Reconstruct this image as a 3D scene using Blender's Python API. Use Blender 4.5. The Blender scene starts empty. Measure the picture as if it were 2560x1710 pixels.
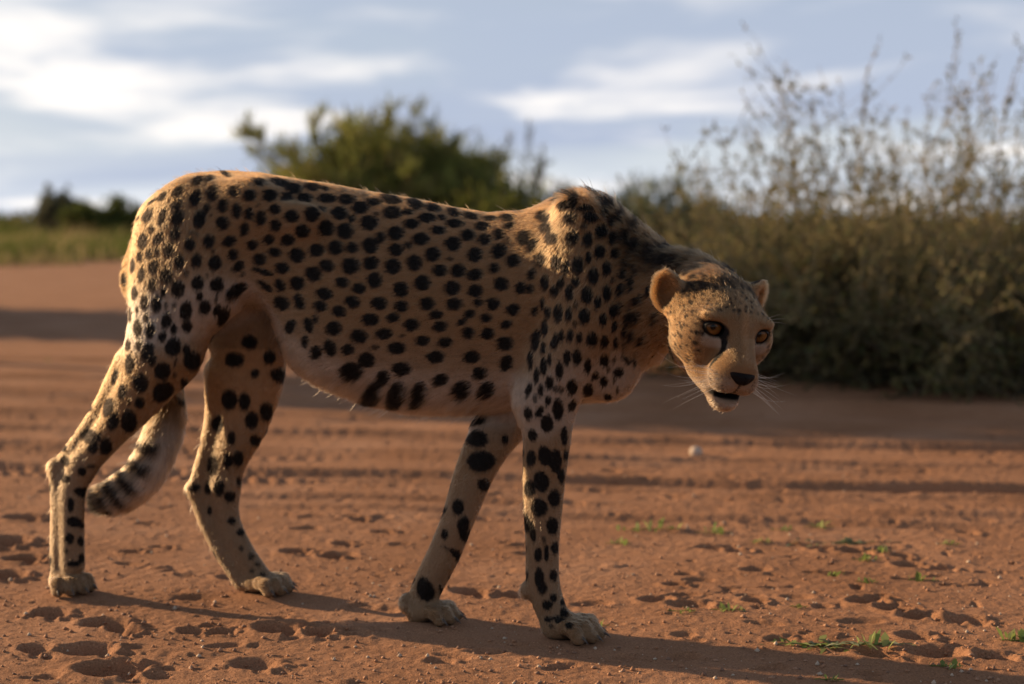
import bpy, math, random
import numpy as np
from mathutils import Vector, Matrix
from mathutils.bvhtree import BVHTree

scene = bpy.context.scene
COL = scene.collection
rng = np.random.default_rng(7)
random.seed(7)

# ------------------------------------------------------------------ camera
CAM_H, FPX, W, H = 0.75, 4000.0, 2560.0, 1710.0
HORIZON_ROW = 552.0
PITCH = math.atan((H / 2 - HORIZON_ROW) / FPX)
cam = bpy.data.cameras.new('camera')
cam_ob = bpy.data.objects.new('camera', cam)
COL.objects.link(cam_ob)
cam_ob.location = (0, 0, CAM_H)
cam_ob.rotation_euler = (math.pi / 2 - PITCH, 0, 0)
cam.sensor_width = 36.0
cam.lens = FPX / W * 36.0
cam.clip_start, cam.clip_end = 0.05, 4000
cam.dof.use_dof = True
cam.dof.focus_distance = 2.69
cam.dof.aperture_fstop = 2.7
scene.camera = cam_ob

# ------------------------------------------------------------------ sun and sky
SUN_EL, SUN_SIDE = math.radians(15.5), math.radians(25.5)   # low evening sun, behind the animal to the left
to_sun = Vector((-math.cos(SUN_SIDE) * math.cos(SUN_EL), math.sin(SUN_SIDE) * math.cos(SUN_EL), math.sin(SUN_EL)))
sun = bpy.data.lights.new('sun', 'SUN')
sun.energy, sun.angle, sun.color = 5.0, math.radians(0.55), (1.0, 0.68, 0.38)
sun_ob = bpy.data.objects.new('sun', sun)
COL.objects.link(sun_ob)
sun_ob.rotation_euler = to_sun.to_track_quat('Z', 'Y').to_euler()
sun_ob.location = (-20, 12, 8)

world = bpy.data.worlds.new('World')
scene.world = world
world.use_nodes = True
wn, wl = world.node_tree.nodes, world.node_tree.links
wn.clear()
def wnode(t, **kw):
    n = wn.new(t)
    for k, v in kw.items():
        setattr(n, k, v)
    return n
def wmath(op, a, b=None):
    n = wn.new('ShaderNodeMath'); n.operation = op
    for i, v in enumerate((a, b)):
        if v is None: continue
        if isinstance(v, (int, float)): n.inputs[i].default_value = v
        else: wl.new(v, n.inputs[i])
    return n.outputs[0]
sky = wnode('ShaderNodeTexSky', sky_type='NISHITA', sun_disc=False)
sky.sun_elevation = SUN_EL
sky.sun_rotation = math.atan2(to_sun.x, to_sun.y)
sky.air_density, sky.dust_density, sky.ozone_density = 1.0, 1.0, 1.6
tc = wnode('ShaderNodeTexCoord')
sep = wnode('ShaderNodeSeparateXYZ'); wl.new(tc.outputs['Generated'], sep.inputs[0])
elev = wmath('MAXIMUM', sep.outputs['Z'], 0.0)
den = wmath('ADD', elev, 0.13)
cx = wmath('DIVIDE', sep.outputs['X'], den)
cy = wmath('DIVIDE', sep.outputs['Y'], den)
cmb = wnode('ShaderNodeCombineXYZ'); wl.new(cx, cmb.inputs[0]); wl.new(cy, cmb.inputs[1])
def cloud(scale, off, lo, hi, detail=6.0, rough=0.55, dist=0.4):
    mp = wnode('ShaderNodeMapping'); wl.new(cmb.outputs[0], mp.inputs['Vector']); mp.inputs['Location'].default_value = off
    nz = wnode('ShaderNodeTexNoise'); wl.new(mp.outputs[0], nz.inputs['Vector'])
    nz.inputs['Scale'].default_value = scale; nz.inputs['Detail'].default_value = detail
    nz.inputs['Roughness'].default_value = rough; nz.inputs['Distortion'].default_value = dist
    mr = wnode('ShaderNodeMapRange', interpolation_type='SMOOTHSTEP'); wl.new(nz.outputs['Fac'], mr.inputs['Value'])
    mr.inputs['From Min'].default_value = lo; mr.inputs['From Max'].default_value = hi
    return mr.outputs['Result']
def wmix(fac, a, b):
    n = wnode('ShaderNodeMix', data_type='RGBA')
    wl.new(fac, n.inputs['Factor'])
    for i, v in ((6, a), (7, b)):
        if isinstance(v, tuple): n.inputs[i].default_value = v
        else: wl.new(v, n.inputs[i])
    return n.outputs[2]
bank = cloud(0.34, (10.2, 27.73, 0), 0.38, 0.62, 4.0, 0.5, 0.3)        # broad grey-blue cloud banks
puff = cloud(0.95, (16.35, 9.37, 0), 0.47, 0.68, 4.5, 0.56, 0.25)       # sunlit cloud heads and streaks
# cloud and haze thicken towards the horizon, where the line of sight runs longer through them
def slant(tau):
    return wmath('SUBTRACT', 1.0, wmath('EXPONENT', wmath('DIVIDE', -tau, wmath('ADD', elev, 0.03))))
c0 = wmix(slant(0.10), sky.outputs[0], (8.8, 9.6, 10.8, 1))                       # thin high veil
c1 = wmix(wmath('MULTIPLY', bank, slant(0.20)), c0, (5.2, 6.0, 7.9, 1))
c2 = wmix(wmath('MULTIPLY', puff, slant(0.30)), c1, (13.4, 12.7, 12.0, 1))
bg = wnode('ShaderNodeBackground'); wl.new(c2, bg.inputs['Color']); bg.inputs['Strength'].default_value = 0.05
wo = wnode('ShaderNodeOutputWorld'); wl.new(bg.outputs[0], wo.inputs['Surface'])

vs = scene.view_settings
vs.view_transform, vs.look, vs.gamma, vs.exposure = 'Standard', 'None', 1.0, 0.82
vs.use_curve_mapping = False
scene.cycles.max_bounces = 8
scene.cycles.diffuse_bounces = 3
scene.cycles.glossy_bounces = 3
scene.cycles.transmission_bounces = 6
scene.cycles.transparent_max_bounces = 8
scene.cycles.use_denoising = True
scene.cycles_curves.shape = 'RIBBONS'

# ------------------------------------------------------------------ helpers
UP = np.array((0, math.sin(PITCH), math.cos(PITCH)))
FW = np.array((0, math.cos(PITCH), -math.sin(PITCH)))
EYE = np.array((0, 0, CAM_H))
def ray(px, py):
    return FW + np.array((1.0, 0, 0)) * ((px - W / 2) / FPX) - UP * ((py - H / 2) / FPX)
def ground_at(px, py, z=0.0):
    d = ray(px, py)
    return EYE + d * ((z - CAM_H) / d[2])
def at_depth(px, py, Y):
    d = ray(px, py)
    return EYE + d * (Y / d[1])

def link(ob, parent=None):
    COL.objects.link(ob)
    if parent is not None: ob.parent = parent
    return ob
def tag(o, label=None, cat=None, group=None, kind=None):
    if label: o['label'] = label
    if cat: o['category'] = cat
    if group: o['group'] = group
    if kind: o['kind'] = kind
    return o
def mesh_np(name, verts, faces, mat=None, smooth=True):
    """faces: (n,k) int array, all the same arity"""
    me = bpy.data.meshes.new(name)
    verts = np.asarray(verts, np.float32); faces = np.asarray(faces, np.int32)
    k = faces.shape[1]
    me.vertices.add(len(verts)); me.vertices.foreach_set('co', verts.ravel())
    me.loops.add(faces.size); me.loops.foreach_set('vertex_index', faces.ravel())
    me.polygons.add(len(faces))
    me.polygons.foreach_set('loop_start', np.arange(0, faces.size, k, dtype=np.int32))
    me.polygons.foreach_set('loop_total', np.full(len(faces), k, np.int32))
    if smooth: me.polygons.foreach_set('use_smooth', np.ones(len(faces), bool))
    me.update(calc_edges=True)
    if mat: me.materials.append(mat)
    return me
def vcol(me, name, rgb):
    at = me.color_attributes.new(name, 'FLOAT_COLOR', 'POINT')
    at.data.foreach_set('color', np.concatenate([rgb, np.ones((len(rgb), 1))], 1).astype(np.float32).ravel())
def mat_new(name):
    m = bpy.data.materials.new(name); m.use_nodes = True
    nt = m.node_tree
    return m, nt, nt.nodes['Principled BSDF'], nt.nodes['Material Output']
def mat_plain(name, col, rough=0.7, spec=0.3, coat=0.0):
    m, nt, b, o = mat_new(name)
    b.inputs['Base Color'].default_value = (*col, 1); b.inputs['Roughness'].default_value = rough
    b.inputs['Specular IOR Level'].default_value = spec; b.inputs['Coat Weight'].default_value = coat
    return m
def norm(v):
    v = np.asarray(v, float)
    return v / np.maximum(np.linalg.norm(v, axis=-1, keepdims=True), 1e-9)
def smooth(x, a, b):
    t = np.clip((x - a) / (b - a), 0, 1)
    return t * t * (3 - 2 * t)
def vnoise(p, seed=0):
    """cheap smooth value noise for point arrays (n,2) or (n,3), range 0..1"""
    p = np.asarray(p, float); d = p.shape[-1]
    i = np.floor(p).astype(np.int64); f = p - i; f = f * f * (3 - 2 * f)
    primes = np.array((374761393, 668265263, 2147483647 % 1000003))[:d]
    out = np.zeros(p.shape[:-1])
    for c in range(1 << d):
        off = np.array([(c >> k) & 1 for k in range(d)])
        hsh = ((i + off) * primes).sum(-1) + seed * 1442695
        hsh = (hsh ^ (hsh >> 13)) * 1274126177 & 0x7fffffff
        hsh = (hsh ^ (hsh >> 15)) * 668265263 & 0x7fffffff
        v = (hsh & 0xffffff) / float(0xffffff)
        w = np.prod(np.where(off == 1, f, 1 - f), -1)
        out += v * w
    return out
def fbm(p, oct=4, seed=0, gain=0.5):
    a, s, t = 1.0, 0.0, 0.0
    for k in range(oct):
        s = s + a * vnoise(p * (2.0 ** k) + 17.3 * k, seed + k); t += a; a *= gain
    return s / t
def strands(name, pts, rad, rgb, mat, parent=None):
    """pts (n,k,3), rad (n,k), rgb (n,3) -> hair curves object"""
    n, k, _ = pts.shape
    hc = bpy.data.hair_curves.new(name)
    hc.add_curves([k] * n)
    hc.position_data.foreach_set('vector', pts.astype(np.float32).ravel())
    ra = hc.attributes.get('radius') or hc.attributes.new('radius', 'FLOAT', 'POINT')
    ra.data.foreach_set('value', rad.astype(np.float32).ravel())
    ca = hc.attributes.new('tint', 'FLOAT_COLOR', 'CURVE')
    ca.data.foreach_set('color', np.concatenate([rgb, np.ones((n, 1))], 1).astype(np.float32).ravel())
    hc.materials.append(mat)
    return link(bpy.data.objects.new(name, hc), parent)
# ------------------------------------------------------------------ the cheetah's body
# body frame: u forwards (towards the head), l sideways (away from the camera), z up; its root stands on the ground
YAW = math.radians(20.0)
F2 = np.array((math.cos(YAW), -math.sin(YAW))); L2 = np.array((math.sin(YAW), math.cos(YAW)))
L0, U0 = 2.75, -1.98
def to_body(P):
    P = np.asarray(P, float)
    return np.stack([P[..., 0] * F2[0] + P[..., 1] * F2[1] - U0, P[..., 0] * L2[0] + P[..., 1] * L2[1] - L0, P[..., 2]], -1)
def to_world(B):
    B = np.asarray(B, float)
    xy = (B[..., :1] + U0) * F2 + (B[..., 1:2] + L0) * L2
    return np.concatenate([xy, B[..., 2:3]], -1)
def dir_body(v):
    return to_body(np.asarray(v, float) + to_world(np.zeros(3))) - to_body(to_world(np.zeros(3)))
def bp(px, py, l):
    d = ray(px, py)
    t = (L0 + l - (EYE[:2] @ L2)) / (d[:2] @ L2)
    return to_body(EYE + d * t)

VOX = 0.0036
LO = np.array((-0.10, -0.30, -0.012)); HI = np.array((1.60, 0.20, 0.90))
NG = np.ceil((HI - LO) / VOX).astype(int) + 1
FIELD = np.full(NG, 0.5, np.float32)
AX = [(LO[i] + VOX * np.arange(NG[i])).astype(np.float32) for i in range(3)]
PRIMS = []       # (f, flow, fur length, region)
def block(lo, hi):
    a = np.clip(np.floor((np.asarray(lo) - LO) / VOX).astype(int), 0, NG - 1)
    b = np.clip(np.ceil((np.asarray(hi) - LO) / VOX).astype(int) + 1, 1, NG)
    return a, b
def put(f, lo, hi, k=0.02, flow=(-1, 0, -.2), fur=0.009, region='body', mode='add'):
    m = k + 0.015
    a, b = block(np.asarray(lo) - m, np.asarray(hi) + m)
    if (b <= a).any(): return
    sl = tuple(slice(a[i], b[i]) for i in range(3))
    x = AX[0][sl[0]][:, None, None]; y = AX[1][sl[1]][None, :, None]; z = AX[2][sl[2]][None, None, :]
    d = f(x, y, z).astype(np.float32); c = FIELD[sl]
    if mode == 'add':
        h = np.clip(0.5 + 0.5 * (c - d) / k, 0, 1)
        FIELD[sl] = c + (d - c) * h - k * h * (1 - h)
        PRIMS.append((f, np.asarray(flow, float), fur, region, np.asarray(lo) - .05, np.asarray(hi) + .05))
    else:
        h = np.clip(0.5 - 0.5 * (c + d) / k, 0, 1)
        FIELD[sl] = c + (-d - c) * h + k * h * (1 - h)
def cone_f(p0, r0, p1, r1, lat):
    S = np.array((1, 1 / lat, 1))
    q0, q1 = p0 * S, p1 * S
    ba = q1 - q0; bb = max(float(ba @ ba), 1e-9)
    def f(x, y, z):
        X, Y, Z = x - q0[0], y / lat - q0[1], z - q0[2]
        t = np.clip((X * ba[0] + Y * ba[1] + Z * ba[2]) / bb, 0, 1)
        d = np.sqrt((X - t * ba[0]) ** 2 + (Y - t * ba[1]) ** 2 + (Z - t * ba[2]) ** 2)
        return (d - (r0 + (r1 - r0) * t)) * min(1.0, (1 + lat) / 2)
    return f
def chain(pts, lat=1.0, flow=None, fur=.009, region='body', sub=3, **kw):
    """one tapered limb through the joints; lat < 1 squeezes it sideways"""
    P = np.array([p for p, _ in pts], float); R = np.array([r for _, r in pts], float)
    t = np.arange(len(P)); tt = np.linspace(0, len(P) - 1, (len(P) - 1) * sub + 1)
    if len(P) > 2:                                   # Catmull-Rom, so that limbs bend without kinks
        Q = np.concatenate([P, R[:, None]], 1); Q = np.vstack([2 * Q[0] - Q[1], Q, 2 * Q[-1] - Q[-2]])
        i = np.minimum(tt.astype(int), len(P) - 2); s = (tt - i)[:, None]
        a, b, c, d = Q[i], Q[i + 1], Q[i + 2], Q[i + 3]
        q = .5 * (2 * b + (c - a) * s + (2 * a - 5 * b + 4 * c - d) * s ** 2 + (3 * b - a - 3 * c + d) * s ** 3)
        P, R = q[:, :3], q[:, 3]
    fs = [cone_f(P[i], R[i], P[i + 1], R[i + 1], lat) for i in range(len(P) - 1)]
    def f(x, y, z):
        d = fs[0](x, y, z)
        for g in fs[1:]: d = np.minimum(d, g(x, y, z))
        return d
    put(f, (P - R[:, None]).min(0), (P + R[:, None]).max(0), fur=fur, region=region, **kw)
    PRIMS.pop()
    for i, g in enumerate(fs):
        rr = max(R[i], R[i + 1]) + .05
        PRIMS.append((g, np.asarray(flow, float) if flow is not None else P[i + 1] - P[i], fur, region, np.minimum(P[i], P[i + 1]) - rr, np.maximum(P[i], P[i + 1]) + rr))
def cone(p0, r0, p1, r1, lat=1.0, **kw):
    chain([(p0, r0), (p1, r1)], lat, sub=1, **kw)
def blob(c, r, R=None, **kw):
    """ellipsoid, R: rows are its axes in the body frame"""
    c = np.array(c, float); r = np.array(r, float); R = np.eye(3) if R is None else np.array(R, float)
    def f(x, y, z):
        X, Y, Z = x - c[0], y - c[1], z - c[2]
        q = [(R[i, 0] * X + R[i, 1] * Y + R[i, 2] * Z) / r[i] for i in range(3)]
        k0 = np.sqrt(q[0] ** 2 + q[1] ** 2 + q[2] ** 2)
        k1 = np.sqrt((q[0] / r[0]) ** 2 + (q[1] / r[1]) ** 2 + (q[2] / r[2]) ** 2)
        return k0 * (k0 - 1) / np.maximum(k1, 1e-6)
    e = np.sqrt(((R * r[:, None]) ** 2).sum(0))
    put(f, c - e, c + e, **kw)

# --- trunk: back line and belly line, then widths along it
top_px = [(334, 632), (338, 590), (352, 545), (376, 495), (428, 457), (491, 434), (567, 428), (654, 434), (742, 449), (829, 462), (927, 481), (1036, 498),
          (1145, 522), (1222, 533), (1309, 526), (1364, 512), (1418, 497), (1473, 499), (1527, 528), (1571, 575), (1614, 610), (1660, 650)]
bot_px = [(334, 750), (350, 800), (430, 810), (540, 790), (600, 756), (645, 750), (690, 778), (730, 845), (768, 915), (829, 962), (927, 1000), (1036, 1022), (1156, 1024), (1287, 1020),
          (1400, 1022), (1487, 1000), (1556, 965), (1583, 925), (1606, 895), (1660, 870)]
tp = np.array([bp(x, y, 0) for x, y in top_px]); bt = np.array([bp(x, y, 0) for x, y in bot_px])
uu = np.linspace(tp[0, 0] - 0.004, tp[-1, 0], 240)
def smth(a, n=7):
    k = np.hanning(n + 2)[1:-1]; k /= k.sum()
    return np.convolve(np.pad(a, n // 2, mode='edge'), k, 'valid')
zt = smth(np.interp(uu, tp[:, 0], tp[:, 2])); zb = smth(np.interp(uu, bt[:, 0], bt[:, 2]))
wid_px = [(300, .018), (330, .040), (400, .062), (520, .084), (640, .088), (760, .086), (900, .098), (1050, .106), (1200, .104), (1330, .096), (1450, .086), (1560, .072), (1660, .06)]
wu = np.array([bp(x, 700, 0)[0] for x, _ in wid_px]); ww = smth(np.interp(uu, wu, [w for _, w in wid_px]), 11)
uf, zt_f, zb_f, ww_f = [a.astype(np.float32) for a in (uu, zt, zb, ww)]
def trunk(x, y, z):
    T = np.interp(x, uf, zt_f); B = np.interp(x, uf, zb_f); Wd = np.interp(x, uf, ww_f)
    hz = (T - B) / 2; zc = (T + B) / 2
    s = (z - zc) / hz
    wz = Wd * (1.0 - 0.16 * s - 0.05 * s * s)      # rib cage fuller below, back narrower
    k = np.sqrt(s ** 2 + (y / np.maximum(wz, .02)) ** 2 + 1e-9)
    d = (k - 1) * np.minimum(hz, Wd)
    over = np.maximum(np.maximum(uf[0] - x, x - uf[-1]), 0)
    return d + over * 2.2
put(trunk, (uu[0], -.12, zb.min()), (uu[-1], .12, zt.max()), k=.02, flow=(-1, 0, -.28), fur=.010, region='body')

for s in (-1, 1):        # shoulder blades, upper arms, hips
    chain([(bp(1435, 535, .052 * s), .034), (bp(1450, 660, .072 * s), .052), (bp(1475, 800, .080 * s), .060)], .64, k=.026, flow=(-.35, 0, -1), fur=.010)
    chain([(bp(1475, 800, .076 * s), .062), (bp(1400, 920, .074 * s), .058), (bp(1365, 1000, .066 * s), .050)], .74, k=.022, flow=(-.3, 0, -1), fur=.009)
    blob(bp(1530, 890, .035 * s), (.055, .035, .075), k=.04, flow=(-.1, 0, -1), fur=.009)
    blob(bp(612, 520, .062 * s), (.075, .03, .05), k=.05, flow=(-1, 0, -.4))                                  # hip bone
blob(bp(388, 610, -.042), (.035, .036, .075), k=.03, flow=(-.4, 0, -1)); blob(bp(388, 610, .042), (.035, .036, .075), k=.03, flow=(-.4, 0, -1))
blob(bp(850, 830, -.04), (.10, .055, .075), k=.05, flow=(-1, 0, -.3)); blob(bp(850, 830, .04), (.10, .055, .075), k=.05)

for s in (-1, 1):        # fold over the hip
    blob(bp(745, 550, .072 * s), (.055, .016, .030), k=.03, flow=(-1, 0, -.4))
# --- near hind leg
lh = -.062
chain([(bp(480, 590, -.05), .108), (bp(440, 760, -.054), .096), (bp(408, 872, lh), .080)], .54, k=.035, flow=(-.15, 0, -1), fur=.010)
blob(bp(528, 690, -.066), (.062, .038, .085), k=.05, flow=(-.3, 0, -1))
chain([(bp(410, 872, lh), .078), (bp(352, 975, lh), .056), (bp(278, 1075, lh + .004), .037), (bp(205, 1165, lh + .006), .029)], .62, k=.016, flow=(-.5, 0, -1), fur=.008)
chain([(bp(330, 905, lh + .008), .034), (bp(245, 1035, lh + .012), .017), (bp(168, 1138, lh + .012), .013), (bp(142, 1168, lh + .012), .017)], .9, k=.010, flow=(-.5, 0, -1), fur=.008)
chain([(bp(142, 1168, lh + .012), .017), (bp(152, 1260, lh + .010), .019), (bp(150, 1400, lh + .010), .019), (bp(152, 1455, lh + .010), .018)], .95, k=.010, flow=(0, 0, -1), fur=.007)
chain([(bp(205, 1165, lh + .006), .030), (bp(182, 1225, lh + .004), .028), (bp(180, 1310, lh), .026), (bp(182, 1410, lh), .026)], .75, k=.014, flow=(0, 0, -1), fur=.006)
chain([(bp(300, 1000, lh + .008), .030), (bp(215, 1110, lh + .010), .026), (bp(168, 1195, lh + .008), .028), (bp(164, 1300, lh + .006), .024), (bp(166, 1420, lh + .006), .024)], .42, k=.010, flow=(-.2, 0, -1), fur=.007)
# --- far hind leg
fh = .066
chain([(bp(520, 640, .06), .10), (bp(590, 770, .064), .092), (bp(625, 880, fh), .080), (bp(622, 960, fh), .066)], .56, k=.03, flow=(-.1, 0, -1), fur=.009)
chain([(bp(622, 960, fh), .066), (bp(612, 1050, fh), .052), (bp(578, 1140, fh), .038), (bp(562, 1215, fh), .030)], .62, k=.016, flow=(-.2, 0, -1), fur=.009)
chain([(bp(560, 930, fh), .038), (bp(536, 1060, fh + .004), .020), (bp(498, 1188, fh), .014), (bp(490, 1222, fh), .018)], .9, k=.012, flow=(-.2, 0, -1), fur=.009)
chain([(bp(490, 1222, fh), .018), (bp(520, 1300, fh), .020), (bp(556, 1375, fh), .019), (bp(606, 1455, fh), .019)], .9, k=.012, flow=(.3, 0, -1), fur=.008)
chain([(bp(562, 1215, fh), .030), (bp(572, 1300, fh), .024), (bp(604, 1375, fh), .024), (bp(646, 1440, fh), .024)], .75, k=.016, flow=(.3, 0, -1), fur=.007)
chain([(bp(585, 1000, fh), .045), (bp(560, 1110, fh), .034), (bp(530, 1215, fh), .032), (bp(548, 1310, fh), .026), (bp(600, 1410, fh), .026)], .42, k=.010, flow=(-.1, 0, -1), fur=.007)
# --- near front leg
lf = -.062
chain([(bp(1365, 1000, -.066), .054), (bp(1368, 1090, lf - .002), .044), (bp(1362, 1180, lf), .039), (bp(1358, 1272, lf), .035), (bp(1357, 1362, lf), .030),
       (bp(1358, 1450, lf), .030), (bp(1372, 1510, lf), .029), (bp(1394, 1560, lf), .028)], .74, k=.02, flow=(0, 0, -1), fur=.006)
blob(bp(1318, 1475, lf), (.012, .012, .016), k=.012, flow=(0, 0, -1))
# --- far front leg
ff = -.026
chain([(bp(1330, 960, .062), .055), (bp(1255, 1060, .035), .048), (bp(1222, 1110, .012), .042), (bp(1190, 1175, -.005), .037), (bp(1164, 1246, -.018), .033), (bp(1142, 1308, ff), .030),
       (bp(1113, 1380, ff), .030), (bp(1083, 1440, ff), .029), (bp(1056, 1500, ff), .027), (bp(1048, 1542, ff), .023)], .76, k=.02, flow=(-.4, 0, -1), fur=.007)
blob(bp(1022, 1508, ff), (.018, .022, .020), k=.010, flow=(0, 0, -1))

# --- paws: foot pad, four toes fanned out, each with a knuckle
CLAWS = []
def paw(base, ang, size=1.0, toe_len=1.0, tip=0.0):
    base = np.array(base, float)
    d = np.array((math.cos(ang), math.sin(ang), 0)); sd = np.array((-math.sin(ang), math.cos(ang), 0))
    R = [d, sd, (0, 0, 1)]
    blob(base + np.array((0, 0, .020)) * size - d * .004, (.034 * size, .028 * size, .021 * size), R, k=.014, flow=d, fur=.006, region='paw')
    for i, s in enumerate((-1.5, -.5, .5, 1.5)):
        fan = d * math.cos(s * .22) + sd * math.sin(s * .22)
        ln = (.052 if abs(s) < 1 else .040) * size * toe_len
        o = base + sd * s * .0135 * size
        k0 = o + fan * .012 * size + np.array((0, 0, .026 * size))
        k1 = o + fan * (ln * .72) + np.array((0, 0, (.025 + tip) * size))
        k2 = o + fan * ln + np.array((0, 0, .0125 * size))
        cone(k0, .0125 * size, k1, .0118 * size, k=.006, flow=fan, fur=.008, region='paw')
        cone(k1, .0118 * size, k2, .0108 * size, k=.006, flow=fan, fur=.008, region='paw')
        CLAWS.append((k2 + fan * .007 * size + np.array((0, 0, .003)), fan))
g = to_body(ground_at(172, 1478)); NH_PAW = np.array((g[0], lh + .004, 0)); paw(NH_PAW, -.55, 1.05)
g = to_body(ground_at(668, 1474)); FH_PAW = np.array((g[0] + .006, fh + .002, 0)); paw(FH_PAW, -.10, 1.05)
g = to_body(ground_at(1400, 1598)); NF_PAW = np.array((g[0] + .010, lf, 0)); paw(NF_PAW, -.12, 1.12)
g = to_body(ground_at(1064, 1560)); FF_PAW = np.array((g[0], ff - .004, 0.0)); paw(FF_PAW, -.05, .98)

# --- tail: hangs from the croup behind the near thigh and swings out low between the hind legs
TAIL = [(bp(390, 600, .02), .022), (bp(392, 700, .032), .022), (bp(396, 820, .04), .024), (bp(412, 930, .032), .027), (bp(418, 1030, .014), .030),
        (bp(398, 1110, .0), .031), (bp(360, 1185, -.008), .032), (bp(305, 1232, -.012), .031), (bp(264, 1246, -.014), .024)]
chain(TAIL, 1.0, k=.010, fur=.026, region='tail')

# --- neck
chain([(bp(1470, 700, 0), .118), (bp(1560, 738, -.010), .102), (bp(1640, 752, -.028), .087), (bp(1715, 752, -.048), .076), (bp(1770, 762, -.075), .060)], .74, k=.05, flow=(-.85, 0, -.5), fur=.009, region='neck')

# --- head, in its own frame: a sideways, b forwards out of the face, c up
HEAD_Y = 2.56
EYE_MID = to_body(at_depth(1835, 821, HEAD_Y))
view = EYE - at_depth(1835, 821, HEAD_Y); view[2] = 0; view = norm(view)
hy, hp, hr = math.radians(23), math.radians(15), math.radians(10)
right = np.array((-view[1], view[0], 0))              # image right seen from the camera
fwd = view * math.cos(hy) + right * math.sin(hy)
side = right * math.cos(hy) - view * math.sin(hy)
fwd = fwd * math.cos(hp) - np.array((0, 0, 1)) * math.sin(hp)
upv = np.cross(fwd, side) * 1.0
if upv[2] < 0: upv = -upv
side, upv = side * math.cos(hr) - upv * math.sin(hr), upv * math.cos(hr) + side * math.sin(hr)
HB = np.array([dir_body(side), dir_body(fwd), dir_body(upv)])      # rows: head axes in the body frame
def hd(a, b, c): return EYE_MID + np.array((a, b, c)) @ HB
def hblob(c, r, rot=None, **kw):
    R = HB if rot is None else np.array(rot) @ HB
    kw.setdefault('region', 'head'); kw.setdefault('fur', .005); kw.setdefault('flow', -HB[1])
    blob(hd(*c), r, R, **kw)
def hcone(p, r0, q, r1, **kw):
    kw.setdefault('region', 'head'); kw.setdefault('fur', .005)
    cone(hd(*p), r0, hd(*q), r1, **kw)
hblob((0, -.068, .000), (.063, .080, .052), k=.03)
hblob((0, -.100, .026), (.056, .060, .036), k=.045, region='neck', fur=.007, flow=(-.85, 0, -.3))
hblob((0, -.018, .013), (.044, .050, .034), k=.03)
for s in (-1, 1):
    hblob((s * .049, -.030, -.018), (.032, .046, .034), k=.03)            # cheekbone
    hblob((s * .040, -.046, -.048), (.028, .046, .030), k=.03, fur=.009)            # jowl
    hblob((s * .039, .008, .0185), (.021, .016, .0095), k=.018)             # brow
    hblob((s * .0175, .048, -.071), (.0208, .025, .0222), k=.010)         # whisker pad
    hcone((s * .027, -.03, -.084), .016, (s * .010, .032, -.106), .014, k=.02)
hcone((0, .004, .002), .0295, (0, .055, -.045), .0252, k=.02)
hblob((0, .034, -.060), (.034, .036, .026), k=.02)
hblob((0, .031, -.114), (.0225, .023, .0150), k=.010, fur=.006)           # chin
hblob((0, -.030, -.080), (.030, .050, .026), k=.03, fur=.010)
hblob((0, -.105, -.060), (.045, .050, .045), k=.04, fur=.012, region='neck', flow=(-.6, 0, -.8))
# mouth slightly open
hblob((0, .060, -.0985), (.0245, .034, .0060), k=.004, mode='cut')
hblob((0, .080, -.080), (.0016, .012, .016), k=.003, mode='cut')      # cleft under the nose
# eye sockets
for s in (-1, 1):
    hblob((s * .0405, .014, -.001), (.0175, .016, .0125), k=.006, mode='cut')
# ears: hollow shells, standing out sideways
EARS = []
for s in (-1, 1):
    c = (.063, -.092, .030) if s > 0 else (-.083, -.098, .018)
    ax = norm(np.array((s * .34, -.06, .93)))                # ear axis, up and outwards
    op = norm(np.array((s * .62, .78, -.10))); op = norm(op - ax * (op @ ax))
    sd3 = np.cross(ax, op)
    R = [sd3, op, ax]
    hblob(c, (.026, .016, .034 if s > 0 else .036), R, k=.014, region='ear', fur=.006, flow=np.array(ax) @ HB)
    hcone(tuple(np.array(c) - ax * .010 - op * .006), .0215, (s * .050, -.070, -.004), .036, k=.014, fur=.008)
    cc = np.array(c) + op * .0130 + ax * .005
    hblob(cc, (.0200, .0135, .028 if s > 0 else .031), R, k=.005, mode='cut')
    EARS.append((np.array(c), np.array(R), s))

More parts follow.
